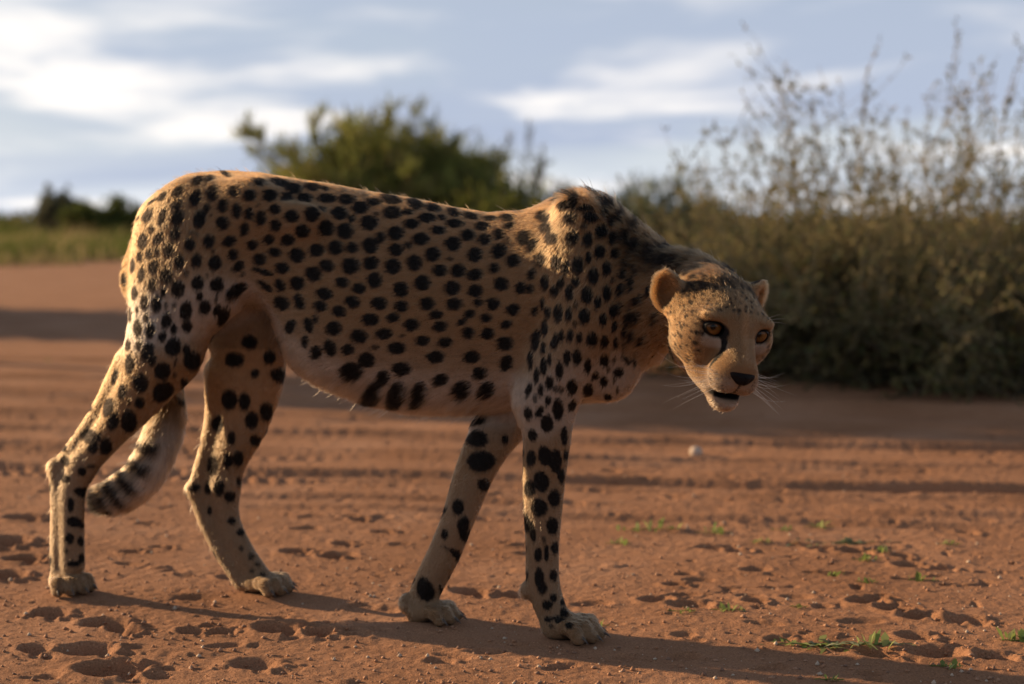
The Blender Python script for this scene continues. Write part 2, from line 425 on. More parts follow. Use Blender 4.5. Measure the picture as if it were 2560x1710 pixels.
# --- surface nets
def surface(Fd):
    n = np.array(Fd.shape) - 1
    ins = Fd < 0
    cnt = np.zeros(n, np.int8)
    for c in range(8):
        o = [(c >> k) & 1 for k in range(3)]
        cnt += ins[o[0]:o[0] + n[0], o[1]:o[1] + n[1], o[2]:o[2] + n[2]]
    cells = np.argwhere((cnt > 0) & (cnt < 8))
    idx = np.full(n, -1, np.int32); idx[tuple(cells.T)] = np.arange(len(cells))
    corner = np.array([[(c >> k) & 1 for k in range(3)] for c in range(8)])
    vals = np.stack([Fd[tuple((cells + o).T)] for o in corner], 1).astype(np.float64)
    acc = np.zeros((len(cells), 3)); num = np.zeros(len(cells))
    for a in range(8):
        for k in range(3):
            b = a | (1 << k)
            if b == a: continue
            va, vb = vals[:, a], vals[:, b]
            x = (va < 0) != (vb < 0)
            t = np.where(x, va / np.where(x, va - vb, 1), 0)
            acc += np.where(x[:, None], corner[a] + t[:, None] * (corner[b] - corner[a]), 0); num += x
    V = LO + VOX * (cells + acc / num[:, None])
    quads = []
    for k in range(3):
        i, j = (k + 1) % 3, (k + 2) % 3
        sa = [slice(None)] * 3; sb = [slice(None)] * 3
        sa[k] = slice(0, -1); sb[k] = slice(1, None)
        A, B = ins[tuple(sa)], ins[tuple(sb)]
        e = np.argwhere(A != B)
        e = e[(e[:, i] > 0) & (e[:, j] > 0) & (e[:, i] < n[i]) & (e[:, j] < n[j])]
        flip = A[tuple(e.T)]
        def cell(di, dj):
            q = e.copy(); q[:, i] -= di; q[:, j] -= dj
            return idx[tuple(q.T)]
        q = np.stack([cell(1, 1), cell(0, 1), cell(0, 0), cell(1, 0)], 1)
        q[~flip] = q[~flip][:, ::-1]
        quads.append(q)
    Q = np.concatenate(quads)
    return V, Q[(Q >= 0).all(1)]
BV, BQ = surface(FIELD)
# keep the largest connected shell only is not needed: every primitive overlaps its neighbour
def relax(V, Q, it=2, lam=.5):
    for _ in range(it):
        s = np.zeros_like(V); c = np.zeros(len(V))
        for a in range(4):
            b = (a + 1) % 4
            np.add.at(s, Q[:, a], V[Q[:, b]]); np.add.at(c, Q[:, a], 1)
            np.add.at(s, Q[:, b], V[Q[:, a]]); np.add.at(c, Q[:, b], 1)
        V = V + lam * (s / np.maximum(c, 1)[:, None] - V)
    return V
BV = relax(BV, BQ, 2, .4)
del FIELD
def vnormals(V, Q):
    fn = np.cross(V[Q[:, 2]] - V[Q[:, 0]], V[Q[:, 3]] - V[Q[:, 1]])
    n = np.zeros_like(V)
    for a in range(4): np.add.at(n, Q[:, a], fn)
    return norm(n)
BN = vnormals(BV, BQ)
# ------------------------------------------------------------------ coat: spots, colours, fur
ROOT = bpy.data.objects.new('cheetah', None)
COL.objects.link(ROOT)
ROOT.location = tuple(to_world(np.zeros(3))); ROOT.rotation_euler = (0, 0, -YAW)
ROOT.empty_display_size = 0.1
tag(ROOT, 'spotted cheetah stalking across the red sand with lowered head and slightly open mouth', 'cheetah')

# the spots of the side that shows, as traced: x, y, half width, half height (, lean) within four close-up crops
SPOTS = {
 (280, 400, 3.733): '1110,140,50,38,10 1240,170,52,36 1400,200,58,35,5 1480,130,60,25,10 1270,105,55,18,5 1060,80,70,14 860,85,60,20,-5 740,110,60,14,-15 690,160,55,22,-20 830,178,60,30,-25 950,165,45,30,-20 630,270,58,32,-35 480,230,40,25,-40 570,210,45,15,-35 385,270,35,22,-40 480,320,50,22,-45 390,365,50,14,-35 290,365,40,25,-45 950,295,48,70,15 785,340,45,72,25 605,405,40,55,25 470,500,28,75,15 340,495,38,65,28 220,420,20,40,30 180,500,18,45,20 250,520,15,25,30 1145,285,45,50 1295,325,52,48 1485,330,62,50,-10 1040,425,42,58,10 1170,475,38,65 1285,500,35,52 1395,540,42,62 1530,455,45,40 1535,605,45,50 820,540,52,75,15 890,440,28,38,15 615,535,50,68,28 1040,585,55,55,-20 930,510,14,14 1370,415,12,15 190,670,45,72,12 290,730,42,68,15 370,620,25,32 430,710,38,55,30 590,680,42,55,25 510,620,14,18 750,670,35,16,10 800,690,16,14 1245,645,38,55,5 1475,740,42,42 730,780,46,55 910,750,50,52 1105,755,55,45,-15 1320,790,45,42,-40 535,825,46,55,15 425,835,22,30,25 345,850,28,42,20 262,875,26,48,5 165,820,20,32,5 945,845,22,14 630,935,42,58 790,930,44,60,8 965,955,55,60 1140,880,42,48,-30 1190,990,40,50,40 1390,925,52,50 1530,860,50,40,10 110,900,22,50 190,960,32,62,5 385,975,40,62,10 275,1045,30,62,8 510,1065,52,70,5 155,1065,16,30 690,1050,26,28 890,1070,14,14 1415,1040,90,22,18 1435,1175,75,25,38 1225,1070,15,28,10 120,1110,20,55 375,1150,34,50 615,1190,55,70,5 800,1140,52,58 980,1155,58,55,-30 1165,1205,95,45,-25 210,1215,30,60 268,1190,10,20 305,1305,32,65 480,1220,22,40 820,1270,28,35,10 975,1280,15,32,10 415,1335,44,65,5 505,1345,18,28 580,1345,20,28,10 870,1370,50,60,15 690,1395,50,78,10 985,1395,32,52,25 1050,1460,45,85,20 170,1415,24,65 238,1380,15,35 320,1455,20,35,15 510,1485,42,65,15',
 (0, 640, 3.408): '1175,590,32,68 1282,625,34,62,5 1060,640,18,35 1092,738,22,45 1185,740,26,38,10 1385,680,30,45,15 1480,615,24,36 1595,590,42,42 1258,810,45,70,15 1475,765,58,68,15 1590,790,30,38,15 1300,885,28,42,25 1645,890,65,70 1105,905,34,75,3 985,1015,22,62,15 1385,975,60,65 1495,900,12,35,10 1040,1145,30,60,5 1200,1075,58,72 1395,1155,82,68,-30 1585,1085,32,30 1490,1010,14,20 925,1270,38,75,15 1190,1250,38,42 1095,1240,20,22 1525,1205,28,18 965,1400,42,75,15 1100,1410,58,80,-10 1340,1390,78,48,-30 770,1520,60,55',
 (60, 900, 2.488): '430,540,28,35,20 510,535,34,45,5 615,560,50,28,-10 265,620,22,28 420,660,25,12 360,690,25,25 462,705,42,22,-10 255,730,22,22 360,820,36,26 290,900,18,40 310,1005,40,28,10 360,1025,20,16 280,1110,26,28 355,1125,18,25 262,1185,12,15 360,1230,16,25 310,1265,38,18',
 (420, 850, 2.305): '470,10,40,35 380,110,48,38 585,95,30,35 655,200,38,36 500,188,22,20 440,350,30,45 572,410,35,42 482,458,34,42 508,575,30,28 350,340,40,50 290,480,30,40 365,560,20,35 345,690,25,35 405,680,28,38 485,680,12,28,20 262,710,28,48,10 410,810,12,22 230,850,16,32 290,850,28,40 355,900,30,26 150,845,30,18 240,980,12,22 365,1040,22,18 418,1105,20,18 420,1200,12,12 478,1245,16,16 515,1290,14,12 480,1330,12,12 545,1350,15,10',
 (280, 380, 2.613): '1115,200,45,25,5 1200,237,45,30 1200,165,40,20 1330,225,50,22 1410,237,20,15 1425,190,40,18 1530,235,45,25 1155,300,34,30 1268,302,45,28 1415,300,50,28 1540,305,45,30 1180,418,40,38 1312,405,42,42 1495,398,45,38 1385,375,15,15 1250,515,42,38 1405,495,44,45 1540,515,38,45 1155,572,38,34 1345,640,44,36 1470,622,42,42 1215,675,45,40,30 1120,755,40,32,20 1410,740,42,34,25 1325,795,48,38,30 1215,855,42,38,30 1105,870,28,38,-30 1510,850,40,30,20 1395,925,46,35,15 1230,975,28,48,-20 1115,985,45,38,40 1370,1005,36,30,20 1490,1040,38,32,20 1290,1130,25,45,-15 1335,1090,15,28 1170,1140,30,40,30 1455,1150,42,42,20 1265,1240,18,35 1340,1310,30,40 1430,1280,32,50,-20 1550,1290,35,30',
 (800, 450, 2.489): '155,50,50,22 295,75,48,25 270,38,30,12 180,115,45,25 345,135,42,20 465,115,55,28,5 600,95,35,20 612,145,42,30,10 720,170,40,22,5 785,145,45,15,5 260,168,45,34 460,200,50,34 558,198,30,18 205,240,18,20 355,210,18,12 165,315,45,42 315,265,48,40 675,235,44,28 768,232,22,16 855,200,36,24 575,272,40,28 955,222,42,18,5 1075,235,38,15 1175,230,35,20 480,328,44,38 385,355,22,32 745,310,42,24 850,268,45,24 1020,285,38,26 1190,280,25,18,-20 208,420,32,30 320,405,44,44 480,432,38,34 555,405,18,22 635,365,44,34 930,342,40,32 1032,368,32,32 1122,335,30,30 1280,355,38,42,20 198,535,48,45 325,515,42,36 460,535,42,42 595,515,38,42 710,460,40,40 835,395,44,40 1330,400,22,45,30 1120,440,38,42,25 972,465,38,40,25 1175,380,15,22,20 345,620,40,44 250,672,36,30,20 755,562,36,32 868,562,38,36 645,638,42,42 1210,500,38,34,-20 1090,548,26,28 815,490,14,14 970,588,40,32,-20 208,757,42,32,20 510,678,42,42 830,670,42,40 975,688,38,36 1135,645,38,38 1255,670,28,34,20 1315,675,20,26 375,765,42,36,10 515,785,36,32 675,768,40,34 845,770,42,34 990,760,25,22 1085,770,36,34,-20 1210,805,36,32,-25 320,868,46,34,10 462,855,34,26 730,835,36,24 940,832,28,24,-20 890,880,28,18,-25 1040,855,30,24 250,970,46,38,20 405,957,44,30 578,900,42,34 755,908,38,30,-10 930,950,32,32,-20 1165,898,32,22,-20 178,1050,26,30 485,1045,48,34 645,1000,36,28 785,1008,38,28,-10 1050,955,36,32,-20 1160,1015,42,40 515,968,15,10 345,1040,25,14 295,1120,46,42,10 725,1100,48,34,-5 950,1100,44,34,-5 1165,1140,30,45,15 515,1175,50,36,5 1000,1200,40,34 205,1190,60,45,15 400,1230,32,40 760,1240,40,30,-15 340,1345,45,65 490,1340,45,65 630,1330,38,60 895,1300,45,45 1050,1300,40,40',
 (1200, 420, 2.613): '425,310,38,32,-30 555,235,42,26 440,375,30,38,30 415,225,30,18 590,318,38,32,5 690,255,45,22 725,315,40,28,10 610,180,30,35,-30 470,440,38,35,-25 680,375,22,18 605,445,36,44 705,460,30,40 795,405,36,40 820,295,35,20,30 880,355,26,28 775,190,30,40 870,215,25,40 940,255,25,35 850,250,40,25,20 875,455,28,36 970,455,26,42 930,330,25,28 1020,380,20,25 1045,515,25,40 400,585,30,40,15 345,690,22,34,15 500,605,30,48 560,640,25,40 640,630,34,50 570,545,18,12 510,515,18,12 710,580,18,34 785,540,32,38 890,555,28,30 962,615,16,34 830,650,28,38 740,700,32,46 1015,665,16,36 940,690,24,32 425,738,25,44 530,745,24,28 488,795,28,32 585,810,24,46 625,738,26,28 700,825,34,48 925,788,22,34 990,760,15,45 870,730,14,16 830,810,28,42 1105,800,20,30 1010,880,15,25 770,875,20,36 1045,860,18,30 625,890,14,24 445,935,20,32 410,885,15,35 512,940,27,52 582,950,20,44 683,965,34,46 872,930,24,36 915,905,20,30 805,985,22,38 1025,970,24,36 975,965,15,40 1160,975,15,40 360,935,18,26,20 425,1040,20,45 620,1015,14,20 880,1030,18,32 950,1060,18,36,15 1000,1095,22,34 1075,1115,18,28 368,1120,24,62,10 415,1170,14,35 490,1130,22,46,10 532,1090,16,34 590,1090,20,38 650,1105,20,32 735,1115,34,40 815,1130,24,32 890,1140,16,30 945,1155,12,30 330,1250,16,50 415,1290,20,50 455,1245,14,34 570,1235,22,40 635,1230,28,42 520,1315,22,52 705,1290,20,42 815,1255,26,34 960,1240,35,18,50 1015,1255,12,34 880,1250,10,20 370,1350,16,44 320,1440,18,40,15 455,1395,22,40 398,1445,16,36 495,1440,16,20 530,1445,18,20 605,1430,32,42 708,1450,28,36 755,1355,20,22 810,1390,22,28 840,1310,14,18 905,1330,30,26 880,1380,10,16 900,1450,10,22 835,1495,22,20 360,1505,15,28 445,1515,20,28 1120,590,22,30 1150,480,24,30 1230,600,22,26 1190,460,20,24 1255,520,22,30',
 (960, 960, 2.24): '805,160,22,32,-15 870,155,18,32,30 975,140,26,55 1060,115,18,28,30 1145,112,28,16 1068,200,32,48,10 912,220,32,42 830,285,22,30,-10 1010,290,17,46 820,415,24,40 900,400,34,48,-10 960,430,32,56 1022,395,12,25 880,545,38,50,-15 995,515,18,35 1032,490,12,35 810,580,28,42,-10 955,640,30,42 1008,645,14,26 868,690,40,45,-20 945,795,30,42 800,770,18,60,-20 830,830,14,45,-10 897,870,10,18 910,945,13,40 960,915,18,32 862,955,20,35 1000,840,10,35 870,1085,24,50,-5 885,1140,24,32,-15 950,1070,20,28 948,1195,18,20 915,1235,26,24,10 1005,1275,18,22 1005,1215,12,20 920,1315,22,16 978,1320,24,18,10 1030,1350,16,16 935,1355,12,12 515,300,50,42,10 545,430,68,50,-5 420,400,16,26 690,410,22,55,20 565,565,30,30 562,660,24,45,20 415,685,28,40 445,785,28,42,15 465,850,26,30,20 340,840,18,25 425,970,24,28 680,310,16,22 535,185,30,25,-20 230,1150,40,60,-20 325,1155,10,22',
}
BVH = BVHTree.FromPolygons([tuple(v) for v in BV], [tuple(q) for q in BQ.tolist()])
EYE_B = to_body(EYE)
SP_C, SP_A, SP_B, SP_N = [], [], [], []
def add_spot(c, n, A, B):
    SP_C.append(c); SP_A.append(A); SP_B.append(B); SP_N.append(n)
for (x0, y0, sc_), txt in SPOTS.items():
    for ent in txt.split():
        v = [float(t) for t in ent.split(',')]
        px, py = x0 + v[0] / sc_, y0 + v[1] / sc_
        rx, ry = v[2] / sc_, v[3] / sc_
        an = math.radians(v[4]) if len(v) > 4 else 0.0
        d = norm(to_body(EYE + ray(px, py)) - EYE_B)
        hit, n, fi, dist = BVH.ray_cast(Vector(EYE_B), Vector(d))
        if hit is None: continue
        c = np.array(hit); n = np.array(n)
        if n @ d > 0: n = -n
        axes = []
        for ox, oy in ((rx * math.cos(an), rx * math.sin(an)), (-ry * math.sin(an), ry * math.cos(an))):
            d2 = norm(to_body(EYE + ray(px + ox, py + oy)) - EYE_B)
            den = d2 @ n
            if abs(den) < .25: den = -.25
            p2 = EYE_B + d2 * ((c - EYE_B) @ n / den)
            a = p2 - c; a = a - n * (a @ n)
            ln = np.linalg.norm(a); lim = 2.0 * math.hypot(ox, oy) * dist / FPX
            axes.append(a * min(1.0, lim / max(ln, 1e-6)))
        add_spot(c, n, axes[0], axes[1])
# the far side and whatever the camera cannot see: scattered spots of the same sizes
toeye = norm(EYE_B - BV); facing = (toeye * BN).sum(1)
head_c = (BV - EYE_MID) @ HB.T
cand = rng.permutation(np.nonzero((facing < 0.02) & (BV[:, 2] > .05) & (head_c[:, 1] < -.10) & (BN[:, 2] > -.75))[0])
pts = np.array(SP_C)
for i in cand[:14000]:
    z = BV[i, 2]; gap = .036 if z > .40 else .030
    if ((pts - BV[i]) ** 2).sum(1).min() < gap * gap: continue
    n = BN[i]; t1 = norm(np.cross(n, (0, 1, .01)) if abs(n[1]) < .9 else np.cross(n, (1, 0, 0))); t2 = np.cross(n, t1)
    r = rng.uniform(.0085, .0145) * (1 if z > .40 else .75)
    add_spot(BV[i], n, t1 * r, t2 * r * rng.uniform(.8, 1.25))
    pts = np.vstack([pts, BV[i]])
SP_C, SP_A, SP_B, SP_N = map(np.array, (SP_C, SP_A, SP_B, SP_N))

def polyline_d(p, line):
    d = np.full(len(p), 9.0); tt = np.zeros(len(p))
    line = np.asarray(line, float)
    for i in range(len(line) - 1):
        a, b = line[i], line[i + 1]; ab = b - a
        t = np.clip(((p - a) @ ab) / (ab @ ab), 0, 1)
        q = np.linalg.norm(p - a - t[:, None] * ab, axis=1)
        m = q < d; d[m] = q[m]; tt[m] = (i + t[m]) / (len(line) - 1)
    return d, tt
TAIL_P = np.array([p for p, _ in TAIL])
def regions(P):
    """blend weights of the building shapes at points: flow direction, fur length, share of head / tail / ear / paw"""
    flow = np.zeros((len(P), 3)); fur = np.zeros(len(P)); tot = np.zeros(len(P))
    share = {k: np.zeros(len(P)) for k in ('head', 'tail', 'ear', 'paw', 'neck')}
    x, y, z = P[:, 0], P[:, 1], P[:, 2]
    for f, fl, ln, rg, lo, hi in PRIMS:
        m = np.nonzero(((P > lo) & (P < hi)).all(1))[0]
        if not len(m): continue
        d = np.maximum(f(x[m], y[m], z[m]), -.02)
        w = np.exp(-np.clip(d + .02, 0, 1) / .0055) + 1e-12
        flow[m] += w[:, None] * norm(fl); fur[m] += w * ln; tot[m] += w
        if rg in share: share[rg][m] += w
    tot = np.maximum(tot, 1e-12)
    for k in share: share[k] /= tot
    return flow, fur / tot, share
BLACK = np.array((.006, .005, .0045)); TAWNY = np.array((.185, .104, .049)); CREAM = np.array((.22, .152, .096)); WHITE = np.array((.30, .24, .19))
RUST = np.array((.42, .22, .10))
TEAR = []                # tear line, traced on the near cheek; mirrored to the other
for px, py in ((1809, 817), (1811, 832), (1811.5, 848), (1808, 873), (1798, 889), (1786, 901), (1778, 912)):
    hit = BVH.ray_cast(Vector(EYE_B), Vector(norm(to_body(EYE + ray(px, py)) - EYE_B)))[0]
    TEAR.append((np.array(hit) - EYE_MID) @ HB.T)
TEAR = np.array(TEAR); TEAR[:, 0] = -np.abs(TEAR[:, 0])
FACE_DOTS = []
_r = np.random.default_rng(11)
for _ in range(1600):
    a, b, c = _r.uniform(-.085, .085), _r.uniform(-.13, .02), _r.uniform(-.085, .075)
    FACE_DOTS.append((a, b, c, _r.uniform(.0016, .0036)))
_keep = []
for q in FACE_DOTS:      # on the skin of the head only, not too close together
    hit, n, fi, dist = BVH.find_nearest(Vector(hd(*q[:3])))
    h = (np.array(hit) - EYE_MID) @ HB.T
    if dist > .02 or any((h[0] - k[0]) ** 2 + (h[1] - k[1]) ** 2 + (h[2] - k[2]) ** 2 < .0076 ** 2 for k in _keep): continue
    if h[1] > -.010 and abs(h[0]) < .05 and h[2] < .028: continue            # bare of dots round the eyes and the bridge of the nose
    if h[2] < -.075: continue
    _keep.append((h[0], h[1], h[2], q[3]))
FACE_DOTS = np.array(_keep)
def coat(P, N, share):
    n = len(P)
    u, l, z = P.T
    T = np.interp(u, uu, zt); B = np.interp(u, uu, zb)
    s = (z - (T + B) / 2) / np.maximum((T - B) / 2, .13)
    pale = smooth(-s, .10, .80) * 1.0 * smooth(z, B - .10, B - .01)
    pale = np.maximum(pale, smooth(-N[:, 2], .35, .9) * .8)
    leg = smooth(.40 - z, 0, .22)
    pale = np.maximum(pale, leg * .50)
    inner = (l > .01) & (N[:, 1] < .1) & (z < .50) | (l < -.02) & (N[:, 1] > .35) & (z < .42)
    pale = np.maximum(pale, inner * .35 * smooth(.52 - z, 0, .1))
    hw0 = np.clip(share['head'] * 1.4, 0, 1)
    pale = pale * (1 - np.clip(hw0 + share['neck'] * .6, 0, 1))
    n1 = fbm(P * 28, 3, 5) - .5
    pale = np.clip(pale + n1 * .25, 0, 1)
    col = TAWNY + (CREAM - TAWNY) * np.clip(pale * 1.25, 0, 1)[:, None] + (WHITE - CREAM) * smooth(pale, .62, 1.0)[:, None]
    rust = smooth(s, .55, 1.0) * .35 + inner * .30 * smooth(z, .30, .40)
    col = col + (RUST - col) * (rust * (1 - share['head']))[:, None]
    dark = np.zeros(n)
    # body spots, with a hairy edge
    jit = (rng.random((n, 1)) - .5)
    for C, A, Bv, Nn in zip(SP_C, SP_A, SP_B, SP_N):
        D = P - C
        R = max(A @ A, Bv @ Bv) ** .5 * 1.5
        m = np.nonzero((np.abs(D) < R).all(1))[0]
        if not len(m): continue
        d = D[m]; aa, bb, ab = A @ A, Bv @ Bv, A @ Bv
        da, db = d @ A, d @ Bv; det = max(aa * bb - ab * ab, 1e-12)
        p, q = (da * bb - db * ab) / det, (db * aa - da * ab) / det
        e = np.sqrt(p * p + q * q) * .85 + jit[m, 0] * .16
        small = math.sqrt(aa * bb) < .006 ** 2
        val = smooth(1.10 - e, 0, .16) * (.8 if small else 1.0)
        dark[m] = np.maximum(dark[m], val)
    hc = (P - EYE_MID) @ HB.T; a, b, c = hc.T
    hw = np.clip(share['head'] * 1.4, 0, 1)
    dark *= 1 - hw * smooth(b, -.11, -.08)
    # flecks along the nape and on the neck
    nk = np.clip(share['neck'] * smooth(N[:, 2], .15, .7) + hw * smooth(-b, .022, .06) * smooth(c, -.005, .035) * .8, 0, 1)
    fl = fbm(np.stack([u * 95, l * 95, z * 60], 1), 2, 9)
    close = smooth(b, -.21, -.15) * smooth(.19 - np.abs(a), 0, .05)              # finer mottling on the crown and just behind it
    fl2 = vnoise(np.stack([a * 170, b * 110, c * 170], 1) + 40, 19)
    top = np.clip(share['neck'] + hw * smooth(-b, .022, .06), 0, 1) * smooth(c, -.01, .03) * close
    nk = nk * (1 - close)
    dark = np.maximum(dark, np.maximum(nk * smooth(fl, .56, .63) * .95, top * smooth(fl2, .54, .66) * .9))
    nk = np.maximum(nk, top * .8)
    crown = hw * smooth(-b, .0, .05) * smooth(c, .005, .035)
    col = col * (1 - nk * .45 - crown * .22)[:, None]
    # tail rings
    d, t = polyline_d(P, TAIL_P)
    tw = np.clip(share['tail'] * 1.3, 0, 1)
    ring = smooth(np.sin(t * 2 * math.pi * 13.0 + n1 * 1.5 + 1.0), -.25, .15) * smooth(t, .52, .60)
    ring = np.maximum(ring, smooth(t, .975, .99))
    tcol = CREAM * 1.15 + (WHITE * 1.15 - CREAM) * smooth(N[:, 0], -.2, .6)[:, None]
    col = col + (tcol - col) * (tw * smooth(t, .45, .6))[:, None]
    dark = np.where(t > .5, dark * (1 - tw), dark)
    dark = np.maximum(dark, tw * ring * smooth(-N[:, 0] + .55, -.25, .25))
    # face
    aa = np.abs(a)
    front = smooth(b, -.045, -.01)
    mw = hw * np.clip(smooth(-c, .052, .072) * smooth(b, .0, .03) + smooth(-c, .085, .10), 0, 1)
    col = col + (WHITE * .95 - col) * (mw * .6)[:, None]
    eye_d = np.hypot((aa - .041) / 1.25, c + .020)
    col = col + (WHITE - col) * (hw * front * smooth(.017 - eye_d, 0, .008) * .85)[:, None]                     # pale patch under the eye
    cheek = hw * smooth(-c, .0, .05) * smooth(aa, .03, .05)
    col = col + (CREAM - col) * (cheek * .30)[:, None]
    bridge = hw * front * smooth(.010 - aa, 0, .009) * smooth(c + .05, 0, .03)
    col = col + (RUST * .8 - col) * (bridge * .45)[:, None]
    tl, tt = polyline_d(np.stack([-aa, b, c], 1), TEAR)
    dark = np.maximum(dark, hw * smooth(.0082 - tl - .0030 * np.abs(tt - .5), 0, .0020))
    rim = np.hypot((aa - .0405) / 1.32, c + .001)
    dark = np.maximum(dark, hw * front * smooth(.0150 - rim, 0, .0025))
    dark = np.maximum(dark, hw * front * smooth(.004 - np.abs(c - .003 - (aa - .055) * .35), 0, .003) * smooth(aa, .050, .056) * smooth(.072 - aa, 0, .01))
    for fa, fb, fc, fr in FACE_DOTS:
        m = np.nonzero((np.abs(a - fa) < .006) & (np.abs(b - fb) < .006) & (np.abs(c - fc) < .006))[0]
        if len(m):
            e = np.sqrt((a[m] - fa) ** 2 + (b[m] - fb) ** 2 + (c[m] - fc) ** 2)
            dark[m] = np.maximum(dark[m], hw[m] * smooth(fr * 1.45 - e, 0, fr * .5) * .95)
    for k in range(4):      # whisker rows and lip line
        m = hw * smooth(b, .02, .03) * smooth(.0022 - np.abs(c + .062 + k * .0065), 0, .001) * smooth(np.sin(aa * 900 + k * 2), .2, .7) * smooth(aa, .016, .02)
        dark = np.maximum(dark, m * .75)
    dark = np.maximum(dark, hw * smooth(.0022 - aa, 0, .0010) * smooth(b, .055, .065) * smooth(-c, .062, .068) * .8)
    lip = hw * smooth(b, .012, .024) * smooth(.0075 - np.abs(c + .0985), 0, .003) * smooth(.030 - aa, 0, .005)
    dark = np.maximum(dark, lip)
    # ears: black behind, pale inside
    for cE, RE, sE in EARS:
        q = (hc - cE) @ RE.T
        near = (np.abs(q[:, 0]) < .034) & (np.abs(q[:, 2]) < .046) & (np.abs(q[:, 1]) < .024)
        ew = near * np.clip(share['ear'] * 1.6, 0, 1)
        back = ew * smooth(-(N @ (RE[1] @ HB)), -.05, .35) * smooth(.030 - q[:, 2], 0, .006)
        col = col + (TAWNY * 1.1 - col) * (ew * smooth(N @ (RE[1] @ HB), -.1, .3))[:, None]
        dark = np.maximum(dark * (1 - ew), back)
    # paws: dark pads beneath
    pw = np.clip(share['paw'] * 1.3, 0, 1)
    dark = np.maximum(dark, pw * smooth(-N[:, 2], .55, .8) * .9)
    col = col + ((CREAM * .6 + TAWNY * .5) - col) * (pw * .8)[:, None]
    return col + (BLACK - col) * np.clip(dark, 0, 1)[:, None], dark

flowV, furV, shareV = regions(BV)
# the face: hair radiates from the nose
NOSE = hd(0, .075, -.055)
hw_ = np.clip(shareV['head'] * 1.4, 0, 1)[:, None]
flowV = norm(flowV) * (1 - hw_) + norm(BV - NOSE) * hw_
hcV = (BV - EYE_MID) @ HB.T
# longer hair: mane on the nape and withers, belly, back of the legs
uV, lV, zV = BV.T
TV = np.interp(uV, uu, zt); BVz = np.interp(uV, uu, zb); sV = (zV - (TV + BVz) / 2) / np.maximum((TV - BVz) / 2, .02)
trunkV = (1 - np.clip(shareV['head'] + shareV['tail'] + shareV['paw'], 0, 1))
mane_u0, mane_u1 = bp(1330, 500, 0)[0], bp(1480, 500, 0)[0]
mane = smooth(uV, mane_u0, mane_u1) * smooth(BN[:, 2], .35, .85) * trunkV
mane = np.maximum(mane, shareV['neck'] * smooth(BN[:, 2], .25, .8)) * smooth(-hcV[:, 1], .09, .16)
furV = furV + .012 * mane + .006 * np.clip(shareV['head'], 0, 1) * smooth(-hcV[:, 1], .02, .07) * smooth(hcV[:, 2], 0, .03)
furV = furV - .016 * np.clip(shareV['tail'], 0, 1) * smooth(.55 - polyline_d(BV, TAIL_P)[1], 0, .2)
furV = furV + .016 * smooth(BN[:, 2], .8, 1) * trunkV * (uV > .3) * .4
bel_u0 = bp(640, 800, 0)[0]; bel_u1 = bp(1330, 1000, 0)[0]
belly = smooth(-sV, .55, 1.0) * smooth(uV, bel_u0 - .05, bel_u0 + .05) * smooth(bel_u1 - uV, -.05, .10) * trunkV * smooth(zV - BVz, -.035, .005)
furV = furV + .022 * belly
furV = furV + .010 * smooth(-BN[:, 0], .5, 1) * (zV < .5) * (zV > .06) * trunkV
flowV[:, 2] -= belly * .9
ruff = np.clip(shareV['head'] + shareV['neck'], 0, 1) * smooth(-hcV[:, 1], .03, .09) * smooth(-hcV[:, 2], -.01, .06)
furV = furV + .010 * ruff
lift = .16 + .38 * mane + .22 * belly + .25 * np.clip(shareV['tail'], 0, 1) + .12 * ruff
# inside of the ears: long pale hair
for cE, RE, sE in EARS:
    q = (hcV - cE) @ RE.T
    ins = (np.abs(q[:, 0]) < .030) & (np.abs(q[:, 2]) < .042) & (np.abs(q[:, 1]) < .020) & (BN @ (RE[1] @ HB) > .1)
    ins = ins * np.clip(shareV['ear'] * 1.5, 0, 1)
    furV = furV + .004 * ins; lift = lift + .25 * ins
    flowV = flowV * (1 - ins[:, None]) + norm((RE[2] * .6 + RE[0] * -sE * .8) @ HB) * ins[:, None]
colV, darkV = coat(BV, BN, shareV)

m_skin, nt, bs, out = mat_new('cheetah_coat')
at = nt.nodes.new('ShaderNodeAttribute'); at.attribute_name = 'coat'
nt.links.new(at.outputs['Color'], bs.inputs['Base Color']); bs.inputs['Roughness'].default_value = .85; bs.inputs['Specular IOR Level'].default_value = .15
body_me = mesh_np('body', BV, BQ, m_skin)
vcol(body_me, 'coat', colV * .8)
body_ob = link(bpy.data.objects.new('body', body_me), ROOT)

m_fur, nt, bs, out = mat_new('cheetah_fur')
nt.nodes.remove(bs)
hb = nt.nodes.new('ShaderNodeBsdfHairPrincipled'); hb.parametrization = 'COLOR'
at = nt.nodes.new('ShaderNodeAttribute'); at.attribute_name = 'tint'
nt.links.new(at.outputs['Color'], hb.inputs['Color'])
hb.inputs['Roughness'].default_value = .55; hb.inputs['Radial Roughness'].default_value = .7; hb.inputs['Coat'].default_value = 0.0
hb.inputs['IOR'].default_value = 1.20; hb.inputs['Random Roughness'].default_value = .2
nt.links.new(hb.outputs[0], out.inputs['Surface'])

